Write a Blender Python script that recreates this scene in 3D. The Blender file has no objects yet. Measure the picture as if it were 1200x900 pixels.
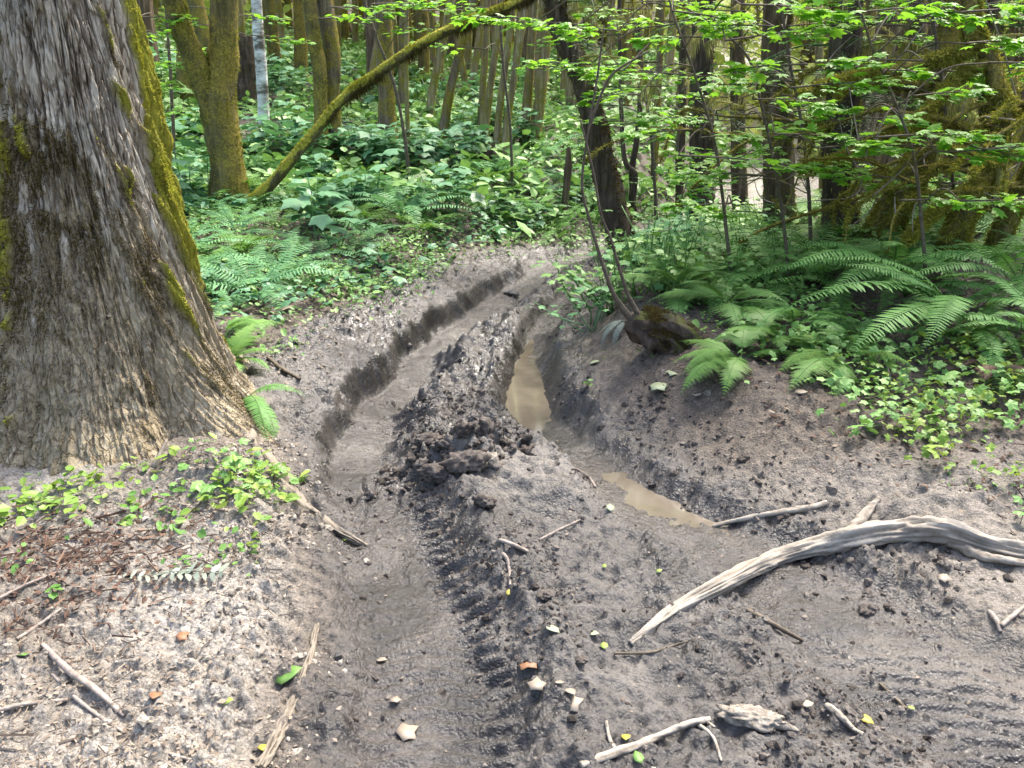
import bpy, math, random
import numpy as np
from mathutils import Vector
R = math.radians
PI = math.pi
rng = np.random.default_rng(7)
random.seed(7)
scene = bpy.context.scene
col = scene.collection

# ------------------------------------------------------------------ camera, sky, sun, exposure
CAM_Z, PITCH, FPX = 1.60, 20.0, 942.0          # focal length in pixels of the 1200 px wide photograph
cam_d = bpy.data.cameras.new("camera"); cam = bpy.data.objects.new("camera", cam_d); col.objects.link(cam)
cam.location = (0, 0, CAM_Z); cam.rotation_euler = (R(90 - PITCH), 0, 0)
cam_d.sensor_width = 36.0; cam_d.lens = 36.0 * FPX / 1200.0
cam_d.clip_start = 0.05; cam_d.clip_end = 600
scene.camera = cam
SUN_EL, SUN_AZ = 58.0, 35.0                    # azimuth clockwise from +Y (into the picture)
world = bpy.data.worlds.new("World"); scene.world = world; world.use_nodes = True
wn = world.node_tree; wn.nodes.clear()
sky = wn.nodes.new("ShaderNodeTexSky"); sky.sky_type = 'NISHITA'; sky.sun_disc = False
sky.sun_elevation = R(SUN_EL); sky.sun_rotation = R(SUN_AZ)
sky.air_density = 1.0; sky.dust_density = 5.0; sky.ozone_density = 0.3
bg = wn.nodes.new("ShaderNodeBackground"); bg.inputs[1].default_value = 0.10
wo = wn.nodes.new("ShaderNodeOutputWorld")
wn.links.new(sky.outputs[0], bg.inputs[0]); wn.links.new(bg.outputs[0], wo.inputs[0])
sun_d = bpy.data.lights.new("sun", 'SUN'); sun = bpy.data.objects.new("sun", sun_d); col.objects.link(sun)
sun_d.energy = 1.5; sun_d.angle = R(11); sun_d.color = (1.0, 0.95, 0.86)
sd = Vector((math.sin(R(SUN_AZ)) * math.cos(R(SUN_EL)), math.cos(R(SUN_AZ)) * math.cos(R(SUN_EL)), math.sin(R(SUN_EL))))
sun.rotation_euler = sd.to_track_quat('Z', 'Y').to_euler()
scene.view_settings.view_transform = 'Standard'; scene.view_settings.look = 'None'
scene.view_settings.gamma = 1.0; scene.view_settings.use_curve_mapping = False
scene.view_settings.exposure = 2.55
scene.render.engine = 'CYCLES'
cy = scene.cycles
cy.max_bounces = 5; cy.diffuse_bounces = 3; cy.glossy_bounces = 2; cy.transmission_bounces = 3; cy.transparent_max_bounces = 4
cy.caustics_reflective = False; cy.caustics_refractive = False
cy.use_denoising = True

# ------------------------------------------------------------------ noise and small maths
def _hash(ix, iy, seed):
    h = (ix.astype(np.int64) * 374761393 + iy.astype(np.int64) * 668265263 + seed * 1274126177) & 0xFFFFFFFF
    h = ((h ^ (h >> 13)) * 1274126177) & 0xFFFFFFFF
    return ((h ^ (h >> 16)) & 0xFFFFFF) / float(0xFFFFFF)
def vn(x, y, seed=0):
    x = np.asarray(x, float); y = np.asarray(y, float)
    ix = np.floor(x); iy = np.floor(y); fx = x - ix; fy = y - iy
    fx = fx * fx * fx * (fx * (fx * 6 - 15) + 10); fy = fy * fy * fy * (fy * (fy * 6 - 15) + 10)
    a = _hash(ix, iy, seed); b = _hash(ix + 1, iy, seed); c = _hash(ix, iy + 1, seed); d = _hash(ix + 1, iy + 1, seed)
    return (a * (1 - fx) + b * fx) * (1 - fy) + (c * (1 - fx) + d * fx) * fy - 0.5
def fbm(x, y, seed=0, octv=4, gain=0.5):
    s = 0; a = 1.0
    for k in range(octv):
        s = s + a * vn(x * (2 ** k) * (1 + .03 * k) + 17.3 * k, y * (2 ** k) * (1 + .03 * k) - 9.1 * k, seed + k); a *= gain
    return s
def ss(a, b, x):
    t = np.clip((np.asarray(x, float) - a) / (b - a), 0, 1); return t * t * (3 - 2 * t)
def gauss(x, y, cx, cy_, rx, ry=None, rot=0):
    ry = ry or rx; c, s = math.cos(rot), math.sin(rot); dx = x - cx; dy = y - cy_
    return np.exp(-(((dx * c + dy * s) / rx) ** 2 + ((-dx * s + dy * c) / ry) ** 2))

# ------------------------------------------------------------------ the lie of the land
YG = np.arange(-6, 200, 0.02)
def track(pts):
    p = np.array(pts); x = np.interp(YG, p[:, 0], p[:, 1])
    k = np.hanning(33); k /= k.sum(); x = np.convolve(np.pad(x, 16, mode='edge'), k, mode='valid')
    sl = np.gradient(x, 0.02); s = np.cumsum(np.sqrt(1 + sl * sl)) * 0.02
    return x, 1 / np.sqrt(1 + sl * sl), s
LEFT = track([(-6, 0), (1, -.14), (1.6, -.18), (2.1, -.26), (2.8, -.47), (3.55, -.72), (4.4, -.76), (5.25, -.62), (6.3, -.32), (7.3, .08), (8, .45), (9, 1.15), (10, 1.85), (12, 3.0), (16, 4.6), (30, 8), (200, 30)])
RIGHT = track([(-6, 7.5), (1, 2.0), (1.72, 1.42), (1.9, 1.28), (2.3, 1.12), (2.65, .93), (2.87, .70), (3.05, .55), (3.7, .30), (4.4, .08), (5.2, .11), (5.9, .22), (6.6, .44), (7.3, .8), (8, 1.2), (9, 1.95), (10, 2.7), (12, 3.9), (16, 5.8), (30, 9), (200, 32)])
def along(tr, x, y):
    return (x - np.interp(y, YG, tr[0])) * np.interp(y, YG, tr[1]), np.interp(y, YG, tr[2])
TRUNK = (-1.87, 3.62)
W1, W2 = -0.178, -0.078      # puddle water levels

def land(x, y, full=False):
    x = np.asarray(x, float); y = np.asarray(y, float)
    d1, s1 = along(LEFT, x, y); d2, s2 = along(RIGHT, x, y)
    # broad shapes
    lefthill = 1 - ss(-1.7, -.2, d1)
    yy = np.maximum(y - 6.0, 0)
    z = lefthill * (0.17 * yy * yy / (yy + 1.2))
    z = z + 0.07 * np.maximum(-x - 1.5, 0) * ss(4, 7, y)
    z = z + 0.22 * np.maximum(y - 24, 0) * (1 - lefthill) * ss(20, 34, y)
    z = z + .5 * fbm(x * .13, y * .13, 3, 2) * ss(9, 20, y)
    wobL = .10 * fbm(x * 1.7 + 5, y * 1.7, 11, 3); wobR = .14 * fbm(x * 1.6, y * 1.6 + 3, 12, 3)
    bankL = 1 - ss(-.62, -.16, d1 + wobL)
    z = z + bankL * np.interp(y, [0, 2, 3.2, 4.2, 6, 8, 10], [.05, .07, .11, .13, .12, .08, 0])
    z = z + .09 * gauss(x, y, TRUNK[0], TRUNK[1], 1.0, .9)
    tq = np.clip(((x + 1.22) * .62 - (y - 3.0) * .78) / .80, 0, 1); dr = np.hypot(x + 1.22 - tq * .62 * .8, y - 3.0 + tq * .78 * .8)
    z = z + .07 * (1 - .75 * tq) * np.exp(-(dr / (.16 - .08 * tq)) ** 2)
    bankR = ss(.18, .85, d2 + wobR)
    z = z + bankR * np.interp(y, [0, 1.6, 2.4, 3.0, 3.8, 5, 7, 9, 11], [.02, .03, .05, .13, .30, .36, .30, .15, 0])
    z = z + .22 * ss(1.6, 3.2, x) * ss(2.7, 4.2, y) * (1 - ss(7, 11, y))
    # the two ruts
    dep1 = np.interp(y, [-3, 1, 2.4, 3.2, 3.9, 4.6, 5.8, 7.0, 8.2, 12], [.05, .07, .075, .09, .15, .20, .19, .15, .07, .04])
    wl = np.interp(y, [2.5, 3.6, 4.2, 7, 8], [.13, .10, .085, .09, .15])
    hw1 = np.interp(y, [1, 3, 4, 8], [.155, .16, .13, .14])
    wob1 = .024 * fbm(s1 * 5, d1 * 2, 21, 3) + .06 * ss(3.2, 4, y) * fbm(s1 * 1.9, d1, 26, 2) + .034 * ss(3.2, 4, y) * (fbm(s1 * 13, d1 * 14, 22, 3) + .8 * np.abs(vn(s1 * 22, d1 * 20, 24)))
    S1 = ss(-hw1 - wl, -hw1, d1 + wob1) * (1 - ss(hw1 * .55, hw1 + .20, d1 + wob1 * 2))
    z = z - dep1 * S1
    z = z + .035 * np.exp(-((d1 - .36 + wob1 * 2) / .10) ** 2) * ss(1, 2, y) * (1 - ss(7, 8.5, y)) * (.5 + vn(s1 * 2.2, 3, 5) + .5)
    dep2 = np.interp(y, [0, 1.7, 2.3, 2.8, 3.1, 3.4, 3.75, 4.05, 4.4, 6.2, 7, 9], [.07, .085, .07, .075, .105, .085, .09, .13, .19, .11, .06, .03])
    hw2 = np.interp(y, [1, 2.0, 2.5, 2.9, 3.4, 4, 4.6, 5.4, 6, 8], [.32, .27, .2, .15, .09, .12, .115, .07, .08, .14])
    wob2 = .03 * fbm(s2 * 4, d2 * 2, 31, 3)
    S2 = ss(-hw2 - .11, -hw2 + .02, d2 + wob2) * (1 - ss(hw2 - .02, hw2 + .14, d2 + wob2))
    z = z - dep2 * S2
    z = z - .045 * (np.exp(-((d2 + .33 + wob2) / .06) ** 2)) * ss(4.1, 4.6, y) * (1 - ss(6.4, 7, y))     # old groove in the crown
    z = z - .05 * ss(3.2, 4.2, y) * (1 - ss(6.5, 8, y)) * ss(-.1, .1, d1) * (1 - ss(-.1, .2, d2))
    z = z + .05 * fbm(d2 * 9 + .6 * vn(s2 * 1.5, d2, 33), s2 * .9, 34, 3, .6) * ss(3.6, 4.4, y) * (1 - ss(7.5, 8.5, y)) * ss(.1, .3, d1) * (1 - ss(-.15, .0, d2))
    # heap of churned mud and the pale hump between the ruts
    heap = gauss(x, y, -.30, 3.35, .30, .17, .5) + .7 * gauss(x, y, -.10, 3.52, .2, .12, .2)
    z = z + .075 * heap + .055 * gauss(x, y, .14, 3.15, .42, .30, -.6)
    ext = .42 * ss(3.2, 4.4, y) * (1 - ss(7.5, 9, y))
    trail = ss(-.42, -.2, d1 + wobL + ext) * (1 - ss(.12, .52, d2 + wobR))
    near = 1 - ss(9, 14, y)
    trail = trail * (1 - ss(15, 17, y)) * (1 - ss(8.5, 10, y) * (1 - ss(-.35, -.1, d1) * (1 - ss(.0, .35, d2)))); mud = trail
    # surface detail
    tyre = np.clip(S1 + S2, 0, 1)
    rough = mud * (1 - .72 * tyre)
    lump = fbm(x * 7, y * 7, 41, 4, .55); fine = fbm(x * 26, y * 26, 45, 3, .6)
    rid = np.abs(fbm(x * 12, y * 12, 51, 3, .5))
    z = z + near * (rough * (.046 * lump + .022 * fine - .036 * rid + .014) + heap * (.08 * lump + .03 * fine + .05 * np.maximum(fbm(x * 15, y * 15, 61, 2), 0)))
    bil = np.abs(vn(x * 17, y * 17, 141)) + .6 * np.abs(vn(x * 33 + 4, y * 33, 142)) + .35 * np.abs(vn(x * 64, y * 64 + 2, 143))
    pat = np.clip(.35 + 2.2 * fbm(x * 2.1, y * 2.1, 145, 2), .08, 1.25)
    z = z + .10 * (1 - ss(-.98, -.80, d1 + wobL)) * ss(4.2, 5, y) * (1 - ss(8, 9.5, y))
    z = z + near * (1 - ss(6, 9, y)) * (bil - .42) * (.080 * mud * (1 - .9 * tyre) * pat * (1 - .75 * np.exp(-((d1 - .165) / .07) ** 2) * (1 - ss(3.2, 3.8, y))) + .055 * (1 - mud) * np.clip(pat, .3, 1) + .13 * np.clip(heap, 0, 1) + .004 * tyre)
    # tread marks
    lug = np.sin(2 * np.pi * (s1 / .068 - d1 * 2.2) + 3.4 * fbm(x * 3, y * 3, 71, 3)) 
    z = z + .015 * np.clip(lug * 1.6, -1, 1) * np.exp(-((d1 - .165 + .02 * np.sin(s1 * 3)) / .055) ** 2) * (1 - ss(3.2, 3.8, y)) * (.12 + np.clip(vn(s1 * 2.6, 1.5, 72) * 2.6 + .55, 0, 1.1))
    lug1b = np.sin(2 * np.pi * (s1 / .055 + np.abs(d1) * 4)); z = z + .0048 * lug1b * S1 * (1 - ss(4, 6, y)) * ss(-.1, .3, vn(s1 * 1.3, d1 * 3, 73) + .15)
    lug2 = np.sin(2 * np.pi * (s2 / .075 + np.sign(np.sin(d2 * 22)) * .25 + d2 * 1.5)); z = z + .007 * np.clip(lug2 * 1.8, -1, 1) * 1.35 * ss(-.3, -.1, d2) * (1 - ss(.1, .3, d2)) * (1 - ss(2.3, 2.7, y)) * np.clip(vn(s2 * 1.7, d2 * 4, 74) * 2 + .55, 0, 1)
    nd = near * (1 - mud) * (1 - ss(8, 10, y))
    z = z + nd * (.035 * fbm(x * 3, y * 3, 81, 3) + .018 * lump * .7 + .012 * fine - .016 * rid)
    # clods broken off the lip of the left bank
    lip = np.exp(-((d1 + .48 + wobL) / .16) ** 2) * (1 - ss(3.4, 4, y))
    z = z + near * lip * (.05 * np.maximum(fbm(x * 10, y * 10, 91, 3, .6), -.2) + .012 * fine)
    if not full: return z
    pale = (1 - ss(-.55, -.28, d1 + wobL)) * (1 - ss(3.3, 4.6, y)) * np.clip(.75 + .9 * fbm(x * 1.4, y * 1.4, 101, 3), .15, 1)
    pale = np.maximum(pale, .55 * gauss(x, y, .16, 3.2, .40, .30, -.6))
    pale = np.maximum(pale, .45 * ss(.2, .5, d2) * (1 - ss(2.9, 3.3, y)))
    pale = np.maximum(pale, ss(10.5, 11.5, y) * (1 - ss(-.1, .4, -d1)) * .9 * (1 - ss(.1, 1.5, d2)))
    wet = np.clip(tyre * .9 + .5 * mud * ss(.0, .35, fbm(x * 2.2, y * 2.2, 111, 3)) + .9 * mud * ss(3.3, 4.3, y) * (1 - ss(8.5, 10, y)), 0, 1)
    wet = np.maximum(wet, 1.25 * (1 - ss(W1 + .015, W1 + .06, z)) * ss(3.4, 3.9, y) * (1 - ss(6.2, 6.6, y)) * (np.abs(d2) < .4)); wet = np.maximum(wet, 1.25 * (1 - ss(W2 + .008, W2 + .035, z)) * (np.abs(d2) < .3) * ss(2.5, 2.6, y) * (1 - ss(3.4, 3.5, y)))
    return z, trail, mud, pale, wet

def LZ(x, y): return float(land(np.array([x]), np.array([y]))[0])
CP, SP = math.cos(R(PITCH)), math.sin(R(PITCH))
def ray(u, v):
    a = (u - 600) / FPX; b = (450 - v) / FPX
    return np.array([a, CP + b * SP, -SP + b * CP])
def hit(u, v, lift=0.0):
    """where the sight line of a place in the photograph meets the land"""
    d = ray(u, v); t = np.concatenate([np.arange(1.2, 12, .01), np.arange(12, 90, .05)])
    P = d[None] * t[:, None]; P[:, 2] += CAM_Z
    g = land(P[:, 0], P[:, 1]); k = np.argmax(P[:, 2] < g + lift)
    p = P[k].copy(); p[2] = g[k]; return p
def at(u, v, y):
    d = ray(u, v); p = d * (y / d[1]); p[2] += CAM_Z; return p

# ------------------------------------------------------------------ mesh helpers
def mesh_obj(name, V, F, mat, parent=None, smooth=True, attrs=None, link=True):
    V = np.asarray(V, np.float32); me = bpy.data.meshes.new(name)
    F = F if isinstance(F, list) else [F]; F = [np.asarray(f, np.int32) for f in F if len(f)]
    nl = sum(f.size for f in F); nf = sum(len(f) for f in F)
    me.vertices.add(len(V)); me.vertices.foreach_set("co", V.ravel())
    me.loops.add(nl); me.loops.foreach_set("vertex_index", np.concatenate([f.ravel() for f in F]))
    tot = np.concatenate([np.full(len(f), f.shape[1], np.int32) for f in F])
    st = np.concatenate([[0], np.cumsum(tot)[:-1]]).astype(np.int32)
    me.polygons.add(nf); me.polygons.foreach_set("loop_start", st); me.polygons.foreach_set("loop_total", tot)
    me.polygons.foreach_set("use_smooth", np.full(nf, smooth, bool))
    for k, a in (attrs or {}).items():
        at_ = me.attributes.new(k, 'FLOAT', 'POINT'); at_.data.foreach_set("value", np.asarray(a, np.float32))
    me.update(calc_edges=True); me.materials.append(mat)
    ob = bpy.data.objects.new(name, me)
    if link: col.objects.link(ob)
    if parent: ob.parent = parent
    return ob
def tag(o, label=None, cat=None, group=None, kind=None):
    if label: o["label"] = label
    if cat: o["category"] = cat
    if group: o["group"] = group
    if kind: o["kind"] = kind
    return o
def empty(name, loc, label, cat, group=None):
    e = bpy.data.objects.new(name, None); e.empty_display_size = .1; e.location = loc; col.objects.link(e)
    return tag(e, label, cat, group)
class Geo:
    def __init__(s): s.V = []; s.Q = []; s.T = []; s.A = []; s.n = 0
    def add(s, V, Q=None, T=None, a=None):
        V = np.asarray(V, float).reshape(-1, 3)
        if Q is not None and len(Q): s.Q.append(np.asarray(Q) + s.n)
        if T is not None and len(T): s.T.append(np.asarray(T) + s.n)
        s.V.append(V); s.A.append(np.full(len(V), .5) if a is None else (np.full(len(V), a) if np.isscalar(a) else np.asarray(a)))
        s.n += len(V); return s
    def build(s, name, mat, parent=None, smooth=True, origin=None, link=True):
        V = np.concatenate(s.V)
        if origin is not None: V = V - np.asarray(origin)
        F = []
        if s.Q: F.append(np.concatenate(s.Q))
        if s.T: F.append(np.concatenate(s.T))
        return mesh_obj(name, V, F, mat, parent, smooth, {"rnd": np.concatenate(s.A)}, link)
def nrm(a):
    a = np.asarray(a, float); return a / np.maximum(np.linalg.norm(a, axis=-1, keepdims=True), 1e-9)
def frames(d, up):
    """matrices (n,3,3) whose columns are side, tip direction, face normal"""
    d = nrm(d); x = nrm(np.cross(d, up)); n = np.cross(x, d); return np.stack([x, d, n], -1)
def stamp(g, tv, tq, tt, M, T, S, a):
    """copies of a small template: N transforms at once"""
    n = len(T); V = np.einsum('nij,kj->nki', M, tv) * np.asarray(S).reshape(n, -1, 1)[:, :1] + T[:, None, :]
    k = len(tv); off = (np.arange(n) * k)[:, None, None]
    g.add(V.reshape(-1, 3), (np.asarray(tq)[None] + off).reshape(-1, 4) if tq is not None else None,
          (np.asarray(tt)[None] + off).reshape(-1, 3) if tt is not None else None, np.repeat(a, k))
def smooth_path(P, n):
    P = np.asarray(P, float); m = len(P)
    if m == 2: t = np.linspace(0, 1, n)[:, None]; return P[0] * (1 - t) + P[1] * t
    E = np.vstack([2 * P[0] - P[1], P, 2 * P[-1] - P[-2]]); out = []
    for q in np.linspace(0, m - 1, n):
        i = min(int(q), m - 2); t = q - i; a, b, c, d = E[i:i + 4]
        out.append(.5 * ((2 * b) + (c - a) * t + (2 * a - 5 * b + 4 * c - d) * t * t + (3 * b - a - 3 * c + d) * t ** 3))
    return np.array(out)
def tube(P, r, n=40, seg=12, amp=0.0, fx=3.0, fy=6.0, seed=0, cap=True):
    """tapering, knobbly limb along a path; gives vertices, quads, tris, outward normals and a 0..1 length"""
    C = smooth_path(P, n); r = np.interp(np.linspace(0, 1, n), np.linspace(0, 1, len(np.atleast_1d(r))), np.atleast_1d(r))
    T = nrm(np.gradient(C, axis=0)); up = np.array([0., 1, 0]) if abs(T[0][1]) < .8 else np.array([1., 0, 0])
    x = nrm(np.cross(T[0], up)); X = []
    for i in range(n):
        x = nrm(x - T[i] * np.dot(x, T[i])); X.append(x)
    X = np.array(X); Y = np.cross(T, X)
    th = np.linspace(0, 2 * np.pi, seg, endpoint=False)
    N = X[:, None] * np.cos(th)[None, :, None] + Y[:, None] * np.sin(th)[None, :, None]
    L = np.concatenate([[0], np.cumsum(np.linalg.norm(np.diff(C, axis=0), axis=1))])
    rr = np.repeat(r[:, None], seg, 1)
    if amp:
        a = np.cos(th)[None] * fx; b = np.sin(th)[None] * fx; l = L[:, None] * fy
        rr = rr * (1 + amp * 2 * (fbm(a + l * .35 + 7 * seed, b + l, 200 + seed, 3) + fbm(a * 2.3 - l * .2, b * 2.3 + l * 1.3, 210 + seed, 2) * .5))
    V = C[:, None] + N * rr[..., None]
    i = np.arange(n - 1)[:, None] * seg; j = np.arange(seg)[None]; j2 = (j + 1) % seg
    Q = np.stack([i + j, i + j2, i + seg + j2, i + seg + j], -1).reshape(-1, 4); Tt = []
    V = V.reshape(-1, 3)
    if cap:
        V = np.vstack([V, C[0], C[-1]]); k = n * seg; q = np.arange(seg)
        Tt = np.vstack([np.stack([np.full(seg, k), (q + 1) % seg, q], -1), np.stack([np.full(seg, k + 1), k - seg + q, k - seg + (q + 1) % seg], -1)])
    NN = N.reshape(-1, 3)
    return V, Q, Tt, NN
def add_tube(g, *a, rnd=.5, **k):
    V, Q, T, N = tube(*a, **k); g.add(V, Q, T if len(T) else None, rnd); return V, N
HAIR = np.array([[-.5, 0, 0], [.5, 0, 0], [.0, 1, 0]]); HAIRT = np.array([[0, 1, 2]])
def fuzz(g, V, N, count, ln, wd, bias=None, hang=0.0, spread=.8):
    """tufts of moss: many short blades standing off a limb"""
    m = len(N); w = np.ones(m) if bias is None else np.clip(bias(N, V[:m]), 0.0001, None)
    q_ = V[:m]; w = w * (.12 + ss(-.12, .18, fbm(q_[:, 0] * 7 + q_[:, 1] * 5, q_[:, 2] * 5, 770, 3)))
    idx = rng.choice(m, count, p=w / w.sum()); jit = rng.normal(0, 1, (count, 3))
    P = V[idx] + jit * ln * .45; P -= N[idx] * (np.einsum('ij,ij->i', jit * ln * .45, N[idx])[:, None])
    d = N[idx] + rng.normal(0, spread, (count, 3)) + np.array([0, 0, -hang])
    M = frames(d, rng.normal(0, 1, (count, 3))); L = ln * rng.uniform(.4, 1.4, count)
    M = M * np.array([wd / ln, 1, 1])[None, None]
    stamp(g, HAIR, None, HAIRT, M, P - nrm(d) * ln * .15, L, rng.uniform(0, 1, count))

# ------------------------------------------------------------------ materials
def mat_new(name):
    m = bpy.data.materials.new(name); m.use_nodes = True; nt = m.node_tree; nt.nodes.clear()
    return m, nt, (lambda t, **k: _node(nt, t, k))
def _node(nt, t, k):
    n = nt.nodes.new(t)
    for a, b in k.items(): setattr(n, a, b)
    return n
def lk(nt, a, b): nt.links.new(a, b)
def ramp(nt, fac, stops):
    n = nt.nodes.new("ShaderNodeValToRGB"); e = n.color_ramp.elements
    while len(e) < len(stops): e.new(.5)
    for i, (p, c) in enumerate(stops):
        e[i].position = p; e[i].color = (*c, 1) if not np.isscalar(c) else (c, c, c, 1)
    lk(nt, fac, n.inputs[0]); return n.outputs[0]
def noise(nt, scale, detail=4, rough=.55, vec=None, dist=0.0):
    n = nt.nodes.new("ShaderNodeTexNoise"); n.inputs["Scale"].default_value = scale; n.inputs["Detail"].default_value = detail
    n.inputs["Roughness"].default_value = rough; n.inputs["Distortion"].default_value = dist
    if vec: lk(nt, vec, n.inputs["Vector"])
    return n.outputs[0]
def mixc(nt, f, a, b, mode='MIX'):
    n = nt.nodes.new("ShaderNodeMix"); n.data_type = 'RGBA'; n.blend_type = mode
    for s, i in ((f, 0), (a, 6), (b, 7)):
        if hasattr(s, "is_output"): lk(nt, s, n.inputs[i])
        else: n.inputs[i].default_value = s if np.isscalar(s) else (*s, 1)
    return n.outputs[2]
def math_(nt, op, a, b=0.0, clamp=False):
    n = nt.nodes.new("ShaderNodeMath"); n.operation = op; n.use_clamp = clamp
    for s, i in ((a, 0), (b, 1)):
        if hasattr(s, "is_output"): lk(nt, s, n.inputs[i])
        else: n.inputs[i].default_value = s
    return n.outputs[0]
def attr(nt, name):
    n = nt.nodes.new("ShaderNodeAttribute"); n.attribute_name = name; return n.outputs["Fac"]
def finish(nt, colr, rough, bump=None, bstr=.5, bdist=.01, spec=.4):
    p = nt.nodes.new("ShaderNodeBsdfPrincipled"); o = nt.nodes.new("ShaderNodeOutputMaterial")
    for s, k in ((colr, "Base Color"), (rough, "Roughness")):
        if hasattr(s, "is_output"): lk(nt, s, p.inputs[k])
        else: p.inputs[k].default_value = s if np.isscalar(s) else (*s, 1)
    p.inputs["Specular IOR Level"].default_value = spec
    if bump is not None:
        b = nt.nodes.new("ShaderNodeBump"); b.inputs["Strength"].default_value = bstr; b.inputs["Distance"].default_value = bdist
        lk(nt, bump, b.inputs["Height"]); lk(nt, b.outputs[0], p.inputs["Normal"])
    lk(nt, p.outputs[0], o.inputs[0]); return p, o

def leaf_mat(name, c0, c1, c2, rough=.5, trans=.30, tcol=None, spec=.4):
    """leaf: three natural tints spread over leaves and plants, some light passing through"""
    m, nt, nd = mat_new(name)
    oi = nd("ShaderNodeObjectInfo").outputs["Random"]
    f = math_(nt, 'ADD', math_(nt, 'MULTIPLY', attr(nt, "rnd"), .7), math_(nt, 'MULTIPLY', oi, .3))
    c = ramp(nt, f, [(0, c0), (.5, c1), (1, c2)])
    p, o = finish(nt, c, rough, spec=spec)
    t = nd("ShaderNodeBsdfTranslucent"); tc = mixc(nt, .6, c, tcol or tuple(min(1, q * 1.6) for q in c1))
    lk(nt, tc, t.inputs[0])
    mx = nd("ShaderNodeMixShader"); mx.inputs[0].default_value = trans
    lk(nt, p.outputs[0], mx.inputs[1]); lk(nt, t.outputs[0], mx.inputs[2]); lk(nt, mx.outputs[0], o.inputs[0])
    return m
M = {}
M["sword"] = leaf_mat("sword fern green", (.055, .145, .03), (.105, .25, .055), (.18, .35, .09), .55, .25, (.13, .30, .04), .25)
M["sword_pale"] = leaf_mat("pale fern green", (.075, .20, .075), (.145, .33, .13), (.23, .43, .18), .55, .25, (.13, .30, .06), .25)
M["lady"] = leaf_mat("lady fern green", (.07, .17, .03), (.12, .26, .05), (.20, .34, .07), .5, .32, (.22, .42, .05))
M["berry"] = leaf_mat("broad mint leaf", (.06, .17, .075), (.115, .27, .13), (.19, .38, .19), .45, .25, (.14, .32, .07))
M["maple"] = leaf_mat("vine maple leaf", (.08, .22, .03), (.16, .37, .035), (.28, .48, .05), .45, .5, (.26, .52, .03))
M["cover"] = leaf_mat("ground cover leaf", (.09, .21, .05), (.175, .335, .085), (.29, .46, .14), .5, .25, (.2, .36, .06))
M["cover_yel"] = leaf_mat("yellowish leaf", (.09, .20, .03), (.20, .32, .05), (.36, .40, .09), .5, .3, (.36, .46, .07))
M["hemlock"] = leaf_mat("needle green", (.04, .10, .03), (.075, .165, .05), (.13, .23, .08), .55, .2, (.10, .2, .04))
M["moss"] = leaf_mat("moss", (.075, .07, .014), (.18, .175, .03), (.36, .36, .065), .8, .3, (.33, .32, .03), .15)
M["moss_bright"] = leaf_mat("bright moss", (.13, .13, .012), (.31, .32, .03), (.52, .52, .08), .8, .3, (.42, .42, .04), .15)
M["moss_dark"] = leaf_mat("brown moss", (.03, .022, .008), (.065, .05, .014), (.12, .095, .025), .85, .15, (.14, .11, .03), .1)
M["beard"] = leaf_mat("hanging moss", (.15, .15, .05), (.32, .31, .12), (.52, .48, .22), .8, .4, (.42, .42, .14), .1)
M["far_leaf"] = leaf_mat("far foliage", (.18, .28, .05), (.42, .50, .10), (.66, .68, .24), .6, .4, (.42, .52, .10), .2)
M["litter"] = leaf_mat("dead leaf litter", (.10, .075, .055), (.22, .18, .14), (.40, .35, .29), .75, .05, (.3, .2, .1), .2)
M["litter_red"] = leaf_mat("reddish needle litter", (.05, .03, .02), (.115, .07, .05), (.22, .16, .12), .8, .05, (.3, .2, .1), .2)
def plain(name, c0, c1, rough=.7, scale=20, bstr=.4, bdist=.004, spec=.3, stretch=None):
    m, nt, nd = mat_new(name); v = nd("ShaderNodeTexCoord").outputs["Object"]
    if stretch:
        mp = nd("ShaderNodeMapping"); mp.inputs["Scale"].default_value = stretch; lk(nt, v, mp.inputs[0]); v = mp.outputs[0]
    n = noise(nt, scale, 6, .6, v); c = ramp(nt, n, [(.3, c0), (.7, c1)])
    finish(nt, c, rough, n, bstr, bdist, spec); return m
m, nt, nd = mat_new("bleached wood"); tc = nd("ShaderNodeTexCoord").outputs["Object"]; n = noise(nt, 60, 6, .65, tc); n2 = noise(nt, 7, 4, .6, tc)
f = math_(nt, 'ADD', math_(nt, 'MULTIPLY', attr(nt, "rnd"), .45), math_(nt, 'MULTIPLY', n, .55))
c = ramp(nt, f, [(.20, (.06, .048, .034)), (.34, (.16, .135, .105)), (.55, (.235, .205, .165)), (.78, (.32, .29, .245))])
c = mixc(nt, math_(nt, 'MULTIPLY', ramp(nt, n2, [(.52, 0.), (.66, 1.)]), .55), c, (.15, .125, .10))
finish(nt, c, .75, f, .8, .008, .25); M["wood_pale"] = m
M["wood_grey"] = plain("grey twig", (.13, .105, .085), (.34, .29, .25), .75, 40)
M["wood_dark"] = plain("dark twig", (.05, .04, .028), (.15, .12, .085), .8, 40)
def clod_mat(name, c0, c1, c2):
    m, nt, nd = mat_new(name); v = nd("ShaderNodeTexCoord").outputs["Object"]; n = noise(nt, 55, 7, .7, v)
    f = math_(nt, 'ADD', math_(nt, 'MULTIPLY', n, .7), math_(nt, 'MULTIPLY', attr(nt, "rnd"), .3))
    finish(nt, ramp(nt, f, [(.36, c0), (.5, c1), (.64, c2)]), .8, n, .9, .012, .3); return m
M["clod"] = clod_mat("dark mud clod", (.035, .028, .023), (.082, .068, .058), (.17, .15, .13)); M["clod_pale"] = clod_mat("dry mud clod", (.12, .10, .08), (.25, .22, .18), (.42, .38, .32))
M["rot"] = plain("red rotten wood", (.06, .025, .012), (.20, .09, .045), .85, 25, .6, .01)
m, nt, nd = mat_new("dusty root bark"); n = noise(nt, 45, 7, .7, nd("ShaderNodeTexCoord").outputs["Object"])
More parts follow.
